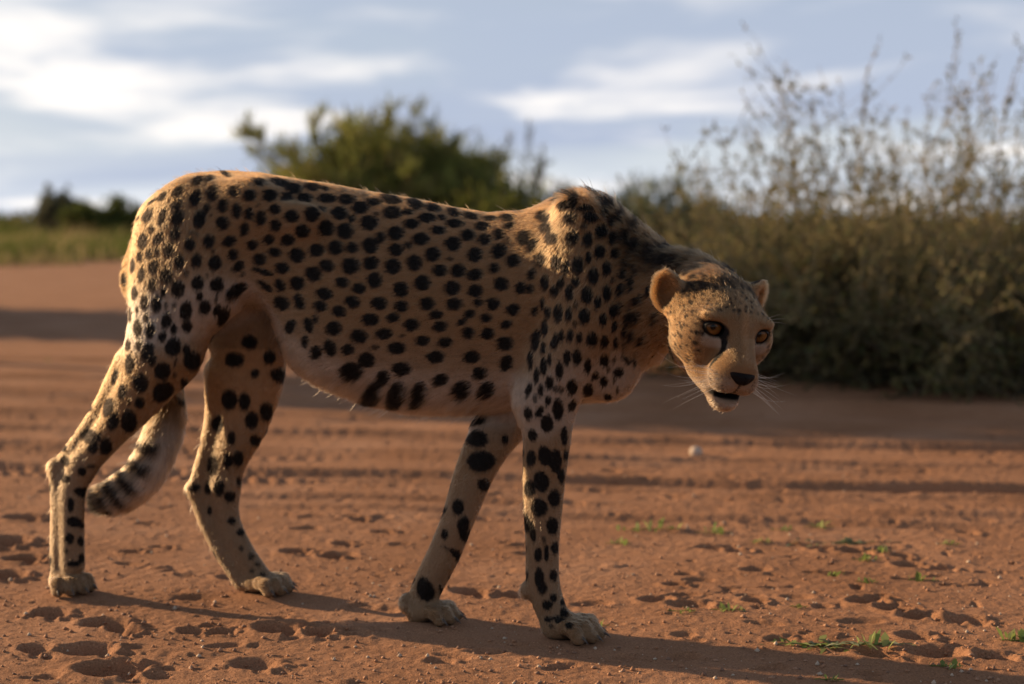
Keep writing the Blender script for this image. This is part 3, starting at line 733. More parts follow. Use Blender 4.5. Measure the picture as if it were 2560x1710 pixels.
N_FUR = 420000
tri = np.concatenate([BQ[:, [0, 1, 2]], BQ[:, [0, 2, 3]]])
ar = np.linalg.norm(np.cross(BV[tri[:, 1]] - BV[tri[:, 0]], BV[tri[:, 2]] - BV[tri[:, 0]]), axis=1)
dens = (1 + 2.2 * shareV['head'] + 1.2 * shareV['ear'] + .6 * shareV['paw'] + .5 * shareV['tail'])[tri].mean(1)
dens *= np.where((toeye * BN).sum(1)[tri].mean(1) > -.35, 1.0, .45)         # thinner where only the ground sees it
sock = np.hypot((np.abs(hcV[:, 0]) - .0405) / 1.25, hcV[:, 2] + .001) < .0135
bare = (sock & (hcV[:, 1] > -.02)) | ((hcV[:, 1] > .055) & (np.abs(hcV[:, 0]) < .017) & (hcV[:, 2] > -.069) & (hcV[:, 2] < -.044)) | ((np.abs(hcV[:, 2] + .0985) < .0075) & (np.abs(hcV[:, 0]) < .028) & (hcV[:, 1] > .01) & (shareV['head'] > .5)) | (BN[:, 2] < -.6) & (zV < .012)
dens *= 1 - bare[tri].any(1)
w = ar * dens; cw = np.cumsum(w)
ti = np.searchsorted(cw, rng.random(N_FUR) * cw[-1])
r1, r2 = np.sqrt(rng.random(N_FUR)), rng.random(N_FUR)
bc = np.stack([1 - r1, r1 * (1 - r2), r1 * r2], 1)
T3 = tri[ti]
def lerp3(A): return (A[T3] * (bc[..., None] if A.ndim == 2 else bc)).sum(1)
RP, RN, RF, RL, RLIFT = lerp3(BV), norm(lerp3(BN)), lerp3(flowV), lerp3(furV), lerp3(lift)
RS = {k: lerp3(v) for k, v in shareV.items()}
RF = norm(RF + .10 * rng.normal(size=RF.shape) + .42 * (np.stack([vnoise(RP * 75 + 31 * k, 40 + k) for k in range(3)], 1) - .5))
RF = norm(RF - RN * (RF * RN).sum(1, keepdims=True))
hair_col, hair_dark = coat(RP, RN, RS)
hair_col = hair_col * (1 + .26 * (rng.random((N_FUR, 1)) - .5))
clump = vnoise(RP * 150, 77)
lying = smooth(RP[:, 2], .36, .44)                                                # coat lies along the trunk, down the legs
streak = vnoise(RP * np.array((70, 210, 210)), 83) * lying + vnoise(RP * np.array((210, 210, 65)), 84) * (1 - lying)
patch = vnoise(RP * 42, 85)
hair_col = hair_col * (.58 + .44 * streak + .22 * (patch - .5))[:, None] * (1 - RS['paw'] * .5 * (vnoise(RP * 120, 86) - .3))[:, None]
RL = RL * (.7 + .6 * rng.random(N_FUR)) * (.88 + .24 * clump)
ts = np.array((0, .3, .65, 1.0))
PTS = np.empty((N_FUR, 4, 3))
for k, t in enumerate(ts):
    up = RLIFT * (1.9 * t - 1.0 * t * t)
    PTS[:, k] = RP - RN * .0006 + RL[:, None] * (RN * up[:, None] + RF * (t * (1 - .35 * RLIFT))[:, None])
stray = rng.random(N_FUR) < .012
PTS[stray, 1:] += (RN[stray, None] * (RL[stray] * .5)[:, None, None]) * ts[None, 1:, None]
RAD = (.00026 + .00005 * rng.random((N_FUR, 1))) * np.array((1.0, .95, .7, .15))[None]
RAD *= np.where(RS['head'] > .5, .72, 1.0)[:, None]
fur_ob = strands('fur', PTS, RAD, hair_col, m_fur, body_ob)
tag(fur_ob, kind='stuff')
# ------------------------------------------------------------------ eyes, lids, nose, whiskers, claws
def cam_dir_head(p):
    v = norm(EYE_B - p)
    return HB @ v                           # towards the camera, in head axes
m_eye, nt, bs, out = mat_new('cheetah_eye')
tcn = nt.nodes.new('ShaderNodeTexCoord'); sp = nt.nodes.new('ShaderNodeSeparateXYZ'); nt.links.new(tcn.outputs['Object'], sp.inputs[0])
def nmath(nt, op, a, b=None):
    n = nt.nodes.new('ShaderNodeMath'); n.operation = op
    for i, v in enumerate((a, b)):
        if v is None: continue
        if isinstance(v, (int, float)): n.inputs[i].default_value = v
        else: nt.links.new(v, n.inputs[i])
    return n.outputs[0]
rad = nmath(nt, 'SQRT', nmath(nt, 'ADD', nmath(nt, 'MULTIPLY', sp.outputs['X'], sp.outputs['X']), nmath(nt, 'MULTIPLY', sp.outputs['Y'], sp.outputs['Y'])))
rmp = nt.nodes.new('ShaderNodeValToRGB'); nt.links.new(nmath(nt, 'MULTIPLY', rad, 50.0), rmp.inputs[0])
er = rmp.color_ramp; er.elements[0].position = 0.0; er.elements[0].color = (.004, .003, .002, 1)
er.elements[1].position = .20; er.elements[1].color = (.004, .003, .002, 1)
for p_, c_ in ((.24, (.08, .035, .010, 1)), (.46, (.17, .075, .019, 1)), (.68, (.12, .05, .013, 1)), (.75, (.015, .010, .007, 1)), (.9, (.05, .035, .03, 1))):
    e = er.elements.new(p_); e.color = c_
nz = nt.nodes.new('ShaderNodeTexNoise'); nz.inputs['Scale'].default_value = 420; nt.links.new(tcn.outputs['Object'], nz.inputs['Vector'])
mx = nt.nodes.new('ShaderNodeMix'); mx.data_type = 'RGBA'; mx.blend_type = 'MULTIPLY'; mx.inputs['Factor'].default_value = .5
nt.links.new(rmp.outputs[0], mx.inputs[6]); nt.links.new(nz.outputs['Color'], mx.inputs[7])
nt.links.new(mx.outputs[2], bs.inputs['Base Color']); bs.inputs['Roughness'].default_value = .35
bs.inputs['Coat Weight'].default_value = 0.0; bs.inputs['Specular IOR Level'].default_value = .22; bs.inputs['Roughness'].default_value = .08
m_black = mat_plain('cheetah_lid', (.008, .007, .006), .5, .12)
m_nose, nt, bs, out = mat_new('cheetah_nose')
bs.inputs['Specular IOR Level'].default_value = .08; bs.inputs['Base Color'].default_value = (.007, .005, .0045, 1); bs.inputs['Roughness'].default_value = .6
vo = nt.nodes.new('ShaderNodeTexVoronoi'); vo.inputs['Scale'].default_value = 900
bu = nt.nodes.new('ShaderNodeBump'); bu.inputs['Strength'].default_value = .5; bu.inputs['Distance'].default_value = .0008
tcn = nt.nodes.new('ShaderNodeTexCoord'); nt.links.new(tcn.outputs['Object'], vo.inputs['Vector'])
nt.links.new(vo.outputs['Distance'], bu.inputs['Height']); nt.links.new(bu.outputs[0], bs.inputs['Normal'])

def grid_faces(nu, nv, wrap=False):
    f = []
    for i in range(nu if wrap else nu - 1):
        for j in range(nv - 1):
            i2 = (i + 1) % nu
            f.append((i * nv + j, i2 * nv + j, i2 * nv + j + 1, i * nv + j + 1))
    return np.array(f)
EYE_R = .0168
for s in (-1, 1):
    ce = np.array((s * .0405, .0045, -.001))
    look = norm(cam_dir_head(hd(*ce)) * .75 + np.array((0, .25, 0)))
    # eyeball: sphere whose local z looks along the gaze
    zax = norm(look @ HB); xax = norm(np.cross((0, 0, 1.0), zax)); yax = np.cross(zax, xax)
    nu, nv = 32, 17
    th = np.linspace(0, 2 * math.pi, nu, endpoint=False)[:, None]; ph = np.linspace(0, math.pi, nv)[None]
    r = EYE_R * (1 + .035 * np.exp(-(ph / .45) ** 2))            # slight corneal bulge
    V = np.stack([r * np.sin(ph) * np.cos(th), r * np.sin(ph) * np.sin(th), r * np.cos(ph) + 0 * th], -1).reshape(-1, 3)
    eye = link(bpy.data.objects.new('eye', mesh_np('eye', V, grid_faces(nu, nv, True), m_eye)), ROOT)
    eye.matrix_local = Matrix(((xax[0], yax[0], zax[0], hd(*ce)[0]), (xax[1], yax[1], zax[1], hd(*ce)[1]), (xax[2], yax[2], zax[2], hd(*ce)[2]), (0, 0, 0, 1)))
    # lids: a dark rim with an almond opening that hugs the eyeball
    R1 = EYE_R + .0016; nu, nv = 40, 6
    V = []
    for i in range(nu):
        t = 2 * math.pi * i / nu; ct, st = math.cos(t), math.sin(t)
        w = .0158 if ct * s < 0 else .0150
        x = w * ct; y = (.0082 * (1 - .35 * ct * ct) if st > 0 else .0106) * st - .0014 * ct * s * -1 + .0004
        for j in range(nv):
            f = j / (nv - 1)
            X = x * (1 + .30 * f) ; Y = y * (1 + (.42 if st > 0 else .30) * f) + (.0010 * f if st > 0 else -.0008 * f)
            rr = X * X + Y * Y
            bb = math.sqrt(max(R1 * R1 - rr, 0)) if rr < R1 * R1 else 0
            bb = max(bb, .004) + (.0006 if j == 1 else 0) - .0045 * f * f
            V.append(hd(ce[0] + X, ce[1] + bb, ce[2] + Y))
    lid = link(bpy.data.objects.new('eyelid', mesh_np('eyelid', np.array(V), grid_faces(nu, nv, True), m_black)), ROOT)
# nose leather
_hit = BVH.ray_cast(Vector(hd(0, .2, -.060)), Vector(-HB[1]))[0]
NOSE_B = float((np.array(_hit) - EYE_MID) @ HB[1]) - .0015
nu, nv = 40, 21
V = []
for i in range(nu):
    t = 2 * math.pi * i / nu
    for j in range(nv):
        p = math.pi * j / (nv - 1)
        x, y, z = math.sin(p) * math.cos(t), math.cos(p), math.sin(p) * math.sin(t)      # y forwards
        wv = .0262 * (.58 + .42 * smooth(z, -.9, .45))
        X = wv * np.sign(x) * abs(x) ** .85; Z = .0125 * z + (.0025 * (abs(x) ** 2) if z > 0 else 0); Y = .0095 * y
        nos = math.exp(-(((abs(X) - .0115) / .0042) ** 2 + ((Z + .001 - (abs(X) - .0115) * .3) / .0030) ** 2))
        Y -= .0028 * nos * (y > 0); Y -= .0022 * math.exp(-(X / .0012) ** 2) * (Z < .002) * (y > 0)
        V.append(hd(X, NOSE_B + Y - .006 * (z > 0) * z - 16 * X * X, -.0565 + Z))
nose = link(bpy.data.objects.new('nose', mesh_np('nose', np.array(V), grid_faces(nu, nv, True), m_nose)), ROOT)
# whiskers
m_wh = mat_plain('whisker', (.75, .68, .58), .4)
PW, RW = [], []
_r = np.random.default_rng(5)
for s in (-1, 1):
    for k in range(17):
        row = k % 4; q = k // 4
        p0 = np.array((s * (.024 + .0045 * q), .062 - .008 * q, -.060 - .006 * row))
        dirv = norm(np.array((s * (.80 + .1 * _r.random()), .18 - .30 * _r.random(), -.10 - .16 * row + .12 * _r.random())))
        L = _r.uniform(.045, .092) * (1 if row else .8)
        bend = np.array((s * .02 * _r.normal(), -.25, -.45 + .5 * _r.random() + .7 * (_r.random() < .35)))
        tq = np.linspace(0, 1, 9)[:, None]
        PW.append(np.array([hd(*v) for v in p0 + dirv * L * tq + bend * L * tq ** 2 * .55]))
        RW.append(  .00024 * (1 - .85 * tq[:, 0]))
    for k in range(3):
        p0 = np.array((s * .040, .008, .020)); tq = np.linspace(0, 1, 9)[:, None]
        dirv = norm(np.array((s * (.5 + .2 * k), .35, .75 - .2 * k))); L = .035
        PW.append(np.array([hd(*v) for v in p0 + dirv * L * tq + np.array((s * .3, -.2, -.2)) * L * tq ** 2])); RW.append(.0002 * (1 - .85 * tq[:, 0]))
wh = strands('whiskers', np.array(PW), np.array(RW), np.full((len(PW), 3), .7), m_wh, ROOT)
# claws
m_claw = mat_plain('claw', (.07, .055, .045), .35, .4)
for p, fan in CLAWS + [(bp(1082, 1388, ff - .01), np.array((-.8, 0, -.55)))]:
    V, fcs = [], []
    up3 = np.array((0, 0, 1.0)); sdv = norm(np.cross(fan, up3))
    upc = np.cross(sdv, fan)
    for i in range(5):
        f = i / 4; c = p + fan * .019 * f + up3 * (.005 * f - .013 * f * f) - fan * .003
        rr = .0040 * (1 - f) ** .7 + .0003
        for k in range(6):
            a_ = 2 * math.pi * k / 6
            V.append(c + sdv * rr * .7 * math.cos(a_) + upc * rr * math.sin(a_))
    fc = [(i * 6 + k, i * 6 + (k + 1) % 6, (i + 1) * 6 + (k + 1) % 6, (i + 1) * 6 + k) for i in range(4) for k in range(6)]
    link(bpy.data.objects.new('claw', mesh_np('claw', np.array(V), np.array(fc), m_claw)), ROOT)
# ------------------------------------------------------------------ ground
TR = math.radians(8.6)
def track_coords(X, Y): return X * math.cos(TR) - Y * math.sin(TR), X * math.sin(TR) + Y * math.cos(TR)     # along, across the wheel tracks
def rows():
    y, out_ = 2.05, []
    while y < 700:
        out_.append(y); y += max(.0042, y * y / 2500) if y < 9 else y * y / 1500 if y < 40 else y * .09
    return np.array([-60, -30, -12, -5, -2, -.5, .4, 1.0, 1.4, 1.7, 1.9] + out_ + [900, 1500, 3000])
GY = rows(); NC = 860
side_u = np.array([1.06, 1.15, 1.3, 1.6, 2.2, 3.5, 7, 16, 40])
GU = np.concatenate([-side_u[::-1], np.linspace(-1, 1, NC), side_u])
hwY = .345 * np.maximum(GY, 1.6) + .22
GX = hwY[:, None] * GU[None]; GYY = np.repeat(GY[:, None], len(GU), 1)
XY = np.stack([GX, GYY], -1)
fade = smooth(9.5 - GYY, 0, 4) * smooth(GYY, .5, 1.9) * smooth(1.12 - np.abs(GU)[None], 0, .1)
S_, V_ = track_coords(GX, GYY)
h = .030 * (fbm(XY * .55, 3, 3) - .5) * smooth(GYY, -3, 1)
h += fade * .016 * (fbm(np.stack([S_ * 2.2, V_ * 6], -1), 3, 12) - .5)
lump = fbm(np.stack([S_ * 11, V_ * 17], -1), 3, 21)
h += fade * (.008 * np.maximum(lump - .5, 0) - .009 * np.maximum(.46 - lump, 0)) * (.15 + 1.2 * smooth(vnoise(XY * 1.3, 5), .40, .75))
h += fade * .0050 * (fbm(XY * 55, 3, 31) - .5)
pits = vnoise(np.stack([S_ * 23, V_ * 26], -1), 63)
h -= fade * .008 * smooth(pits, .86, .96) * smooth(vnoise(XY * 2.1, 8), .42, .65)
wob = .06 * (vnoise(np.stack([S_ * .8, V_ * .5], -1), 71) - .5) + .02 * (vnoise(np.stack([S_ * 3, V_ * 2], -1), 72) - .5)
def rut(px, py, width, depth, tread=0.0, seed=0, brk=.55):
    global h
    g_ = ground_at(px, py); v0 = track_coords(g_[0], g_[1])[1]
    mg = .45 + .09 * v0
    r_ = slice(max(0, np.searchsorted(GY, v0 - mg)), np.searchsorted(GY, v0 + mg))
    Vd = V_[r_] + wob[r_] - v0; Sd = S_[r_]
    m = smooth(vnoise(np.stack([Sd * 1.1, np.full_like(Sd, seed * 3.7)], -1), 90 + seed), brk - .35, brk + .1)
    g1 = np.exp(-(Vd / width) ** 2); berm = np.exp(-((Vd - 1.7 * width) / (.7 * width)) ** 2) + .7 * np.exp(-((Vd + 1.7 * width) / (.7 * width)) ** 2)
    dh = -depth * g1 + .55 * depth * berm
    if tread:
        dh = dh + tread * g1 * np.tanh(2 * np.sin(Sd * 2 * math.pi / .062 + np.abs(Vd) * 40 + 2.5 * vnoise(np.stack([Sd * 2.3, Vd * 3], -1), 47))) * smooth(vnoise(np.stack([Sd * 1.7, Vd * 2], -1), 48), .25, .6) + .5 * tread * berm * (vnoise(np.stack([Sd * 14, Vd * 14], -1), 44) - .4)
    h[r_] += dh * m * smooth(14 - GYY[r_], 0, 4) * smooth(1.12 - np.abs(GU)[None], 0, .1)
for a in ((2000, 1232, .055, .018, .006, 1, .30), (1845, 1212, .030, .016, 0, 2, .5), (1894, 1068, .05, .026, 0, 3, .30), (1795, 1107, .05, .018, .003, 4, .45), (1750, 1150, .035, .018, 0, 5, .42),
          (2250, 1180, .05, .014, .006, 6, .5), (117, 945, .07, .030, 0, 7, .35), (117, 978, .05, .022, 0, 8, .40), (59, 901, .07, .026, 0, 9, .5), (88, 1033, .04, .024, 0, 10, .40),
          (59, 1070, .04, .020, 0, 11, .42), (120, 1110, .04, .018, 0, 12, .45), (381, 1180, .035, .016, .005, 13, .5), (147, 707, .12, .05, 0, 14, .4), (147, 742, .12, .05, 0, 15, .45),
          (900, 1140, .035, .018, 0, 16, .45), (800, 1090, .04, .018, .003, 17, .4), (900, 1190, .03, .015, 0, 18, .5), (900, 1250, .03, .014, 0, 19, .5), (1750, 1300, .03, .012, 0, 20, .55), (850, 1040, .05, .022, 0, 21, .4),
          (800, 1000, .05, .02, 0, 22, .4), (1700, 1030, .06, .022, 0, 23, .45)):
    rut(*a)
def stamp(cx, cy, rx, ry, depth, ang=0.0, rim=.35):
    """a dent with a pushed-up rim"""
    global h
    R = 2.4 * max(rx, ry)
    r0, r1 = np.searchsorted(GY, cy - R), np.searchsorted(GY, cy + R)
    if r1 <= r0: return
    hw = hwY[(r0 + r1) // 2]
    c0, c1 = np.searchsorted(GU, (cx - R) / hw), np.searchsorted(GU, (cx + R) / hw)
    if c1 <= c0: return
    X, Y = GX[r0:r1, c0:c1] - cx, GYY[r0:r1, c0:c1] - cy
    ca, sa = math.cos(ang), math.sin(ang)
    d = np.sqrt(((X * ca + Y * sa) / rx) ** 2 + ((-X * sa + Y * ca) / ry) ** 2)
    h[r0:r1, c0:c1] += -depth * smooth(1.15 - d, 0, .55) + rim * depth * np.exp(-((d - 1.35) / .28) ** 2)
def print_at(px, py, size=1.0, depth=.016, ang=None):
    g_ = ground_at(px, py); a = ang if ang is not None else random.uniform(-.7, .3)
    ca, sa = math.cos(a), math.sin(a)
    stamp(g_[0], g_[1], .036 * size, .030 * size, depth, a, .28)
    for q, ln in ((-.9, .046), (-.32, .060), (.32, .060), (.9, .046)):
        stamp(g_[0] + size * ln * math.cos(a + q * .75), g_[1] + size * ln * math.sin(a + q * .75), .016 * size, .012 * size, depth * .32, a + q * .6, .06)
for px, py, sz, dp in ((265, 1560, 1.25, .024), (310, 1575, .8, .018), (225, 1622, 1.2, .020), (90, 1620, .8, .014), (280, 1672, 1.5, .026), (700, 1572, 1.25, .022), (800, 1578, .9, .016),
                       (60, 1300, 1.3, .022), (25, 1360, 1.4, .024), (60, 1400, 1.2, .02), (20, 1440, 1.2, .02), (130, 1530, 1.0, .016), (480, 1575, .7, .010), (560, 1578, .6, .010), (640, 1660, 1.2, .012),
                       (1180, 1475, 1.1, .018), (1290, 1482, 1.0, .014), (1640, 1500, .9, .012), (1730, 1515, 1.1, .012), (1690, 1460, .7, .012), (2170, 1512, 1.0, .018), (2235, 1530, .9, .016), (2300, 1550, 1.0, .018),
                       (2370, 1560, .9, .014), (2430, 1560, .9, .014), (1890, 1508, .7, .012), (2290, 1600, .9, .014), (2350, 1640, 1.2, .018), (2200, 1640, 1.0, .012), (2060, 1375, .9, .014), (2140, 1385, 1.0, .018),
                       (2280, 1420, 1.0, .02), (2350, 1425, .9, .016), (2250, 1395, .8, .014), (2420, 1330, .8, .012), (1780, 1370, .9, .012), (1850, 1380, .8, .012), (960, 1330, .8, .012), (860, 1360, .7, .010),
                       (740, 1380, .9, .014), (830, 1390, .8, .014), (900, 1300, .7, .012), (330, 1380, .7, .010), (360, 1310, .6, .008), (420, 1370, .6, .008), (2490, 1650, .9, .012), (1560, 1640, .6, .006), (1950, 1600, .7, .008), (1100, 1650, .7, .006)):
    print_at(px, py, sz, dp)
_r = np.random.default_rng(3)
for _ in range(150):          # kicked-up dents and clods
    px, py = _r.uniform(0, 2560), 1170 + 540 * _r.random() ** 1.1
    g_ = ground_at(px, py); s_ = _r.uniform(.007, .024)
    stamp(g_[0], g_[1], s_ * _r.uniform(1, 2.2), s_, (.002 + .20 * s_) * _r.choice((1, 1, 1, 1, 1, -.6)), _r.uniform(-.5, .5), .3)
# firm, level sand right under the paws
PAWS = [to_world(p + np.array((.016, 0, 0))) for p in (NH_PAW, FH_PAW, NF_PAW, FF_PAW)]
for p in PAWS:
    d2 = (GX - p[0]) ** 2 + (GYY - p[1]) ** 2
    k = np.exp(-d2 / .062 ** 2)
    h = h * (1 - np.clip(k * 1.5, 0, 1)) + .0035 * k
def height_at(x, y):
    i = int(np.clip(np.searchsorted(GY, y), 0, len(GY) - 1)); j = int(np.clip(np.searchsorted(GU, x / hwY[i]), 0, len(GU) - 1))
    return float(h[i, j])
nr, ncl = h.shape
gi = np.arange(nr * ncl).reshape(nr, ncl)
GF = np.stack([gi[:-1, :-1], gi[:-1, 1:], gi[1:, 1:], gi[1:, :-1]], -1).reshape(-1, 4)
m_sand, nt, bs, out = mat_new('red_sand')
geo = nt.nodes.new('ShaderNodeNewGeometry')
def noise(scale, detail=4, rough=.55, vec=None):
    n = nt.nodes.new('ShaderNodeTexNoise'); n.inputs['Scale'].default_value = scale; n.inputs['Detail'].default_value = detail; n.inputs['Roughness'].default_value = rough
    nt.links.new(vec or geo.outputs['Position'], n.inputs['Vector']); return n.outputs['Fac']
def ramp(fac, stops):
    r = nt.nodes.new('ShaderNodeValToRGB'); nt.links.new(fac, r.inputs[0]); e = r.color_ramp.elements
    e[0].position, e[0].color = stops[0]; e[1].position, e[1].color = stops[-1]
    for p, c in stops[1:-1]:
        q = e.new(p); q.color = c
    return r.outputs[0]
base = ramp(noise(2.3, 5), [(.32, (.265, .132, .070, 1)), (.55, (.325, .170, .096, 1)), (.72, (.365, .203, .122, 1))])
grain = ramp(noise(300, 3, .75), [(.32, (.35, .30, .28, 1)), (.47, (1, 1, 1, 1)), (.58, (1.0, 1.0, 1.0, 1)), (.70, (1.9, 2.0, 2.1, 1))])
mx = nt.nodes.new('ShaderNodeMix'); mx.data_type = 'RGBA'; mx.blend_type = 'MULTIPLY'; mx.inputs['Factor'].default_value = .75
nt.links.new(base, mx.inputs[6]); nt.links.new(grain, mx.inputs[7])
nt.links.new(mx.outputs[2], bs.inputs['Base Color']); bs.inputs['Roughness'].default_value = .95; bs.inputs['Specular IOR Level'].default_value = .1
b1 = nt.nodes.new('ShaderNodeBump'); b1.inputs['Strength'].default_value = .9; b1.inputs['Distance'].default_value = .0035
nt.links.new(noise(330, 3, .7), b1.inputs['Height'])
b2 = nt.nodes.new('ShaderNodeBump'); b2.inputs['Strength'].default_value = .6; b2.inputs['Distance'].default_value = .006
nt.links.new(noise(75, 3, .6), b2.inputs['Height']); nt.links.new(b1.outputs[0], b2.inputs['Normal'])
nt.links.new(b2.outputs[0], bs.inputs['Normal'])
gob = link(bpy.data.objects.new('ground', mesh_np('ground', np.stack([GX, GYY, h], -1).reshape(-1, 3), GF, m_sand)))
tag(gob, 'red sandy ground with wheel ruts and animal tracks', kind='structure')
ground_built = True
# grit: small grains and crumbs of sand lying on the surface
_r = np.random.default_rng(19)
n = 7000
py_ = 1180 + 540 * _r.random(n); px_ = _r.uniform(-60, 2620, n)
ico = np.array([(0, 0, 1), (1, 0, .1), (.2, .95, 0), (-.85, .4, .1), (-.75, -.6, 0), (.35, -.9, .1), (0, 0, -.6)])
ifc = np.array([(0, 1, 2), (0, 2, 3), (0, 3, 4), (0, 4, 5), (0, 5, 1), (6, 2, 1), (6, 3, 2), (6, 4, 3), (6, 5, 4), (6, 1, 5)])
V, Fc, C = [], [], []
for i in range(n):
    g_ = ground_at(px_[i], py_[i]); r_ = .0011 + .0042 * _r.random() ** 5
    V.append(ico * r_ * _r.uniform(.65, 1.35, (7, 3)) + np.array((g_[0], g_[1], height_at(g_[0], g_[1]) + r_ * .25))); Fc.append(ifc + 7 * i)
    C.append(np.tile(np.array(((.30, .15, .08), (.36, .20, .12), (.20, .11, .07), (.46, .36, .27))[_r.choice(4, p=(.45, .3, .15, .1))]), (7, 1)))
m_grit, nt, bs, out = mat_new('grit')
at = nt.nodes.new('ShaderNodeAttribute'); at.attribute_name = 'tint'; nt.links.new(at.outputs['Color'], bs.inputs['Base Color']); bs.inputs['Roughness'].default_value = .85
gme = mesh_np('grit', np.concatenate(V), np.concatenate(Fc), m_grit, smooth=False); vcol(gme, 'tint', np.concatenate(C))
tag(link(bpy.data.objects.new('grit', gme)), 'fine grit and sand crumbs scattered over the red sand', 'grit', kind='stuff')
# ------------------------------------------------------------------ vegetation
def leaf_mat(name, trans=.35):
    m, nt, bs, out = mat_new(name)
    at = nt.nodes.new('ShaderNodeAttribute'); at.attribute_name = 'tint'
    df = nt.nodes.new('ShaderNodeBsdfDiffuse'); tr = nt.nodes.new('ShaderNodeBsdfTranslucent'); mx = nt.nodes.new('ShaderNodeMixShader')
    nt.nodes.remove(bs)
    nt.links.new(at.outputs['Color'], df.inputs['Color']); nt.links.new(at.outputs['Color'], tr.inputs['Color'])
    mx.inputs[0].default_value = trans
    nt.links.new(df.outputs[0], mx.inputs[1]); nt.links.new(tr.outputs[0], mx.inputs[2]); nt.links.new(mx.outputs[0], out.inputs['Surface'])
    return m
M_LEAF = leaf_mat('leaf'); M_GRASS = leaf_mat('grass_blade', .4); M_TWIG = leaf_mat('twig', .02)
def leaves(name, P, D, ln, wd, rgb, mat, parent=None):
    """lens-shaped leaves: base P, direction D, length, width"""
    n = len(P); D = norm(D)
    r = norm(np.random.default_rng(n).normal(size=(n, 3))); Sd = norm(np.cross(D, r)); Nn = np.cross(D, Sd)
    ln = np.asarray(ln)[:, None]; wd = np.asarray(wd)[:, None]
    V = np.stack([P, P + D * ln * .45 + Sd * wd * .5 + Nn * ln * .06, P + D * ln, P + D * ln * .45 - Sd * wd * .5 + Nn * ln * .06], 1).reshape(-1, 3)
    Fc = np.arange(4 * n).reshape(n, 4)
    me = mesh_np(name, V, Fc, mat, smooth=False)
    vcol(me, 'tint', np.repeat(rgb, 4, 0))
    return link(bpy.data.objects.new(name, me), parent)
def tube_mesh(name, paths, radii, rgb, mat, parent=None, sides=5):
    """tapered twigs: list of (k,3) paths and (k,) radii"""
    V, Fc, C = [], [], []; off = 0
    for p, r, c in zip(paths, radii, rgb):
        t = norm(np.gradient(p, axis=0)); a = norm(np.cross(t, (.3, .2, 1.0))); b = np.cross(t, a); k = len(p)
        an = np.linspace(0, 2 * math.pi, sides, endpoint=False)
        ring = p[:, None] + r[:, None, None] * (a[:, None] * np.cos(an)[None, :, None] + b[:, None] * np.sin(an)[None, :, None])
        V.append(ring.reshape(-1, 3)); C.append(np.tile(c, (k * sides, 1)))
        i = np.arange(k - 1)[:, None] * sides + np.arange(sides)[None]; j = np.arange(k - 1)[:, None] * sides + (np.arange(sides) + 1) % sides
        Fc.append((np.stack([i, j, j + sides, i + sides], -1).reshape(-1, 4)) + off); off += k * sides
    me = mesh_np(name, np.concatenate(V), np.concatenate(Fc), mat); vcol(me, 'tint', np.concatenate(C))
    return link(bpy.data.objects.new(name, me), parent)
def arc(p0, d, L, droop, k, rg, wig=.05):
    t = np.linspace(0, 1, k)[:, None]
    w = np.cumsum(rg.normal(size=(k, 3)), 0) * wig * L / k
    return p0 + norm(d) * L * t + np.array((0, 0, -1.0)) * droop * L * t ** 2 + w * t
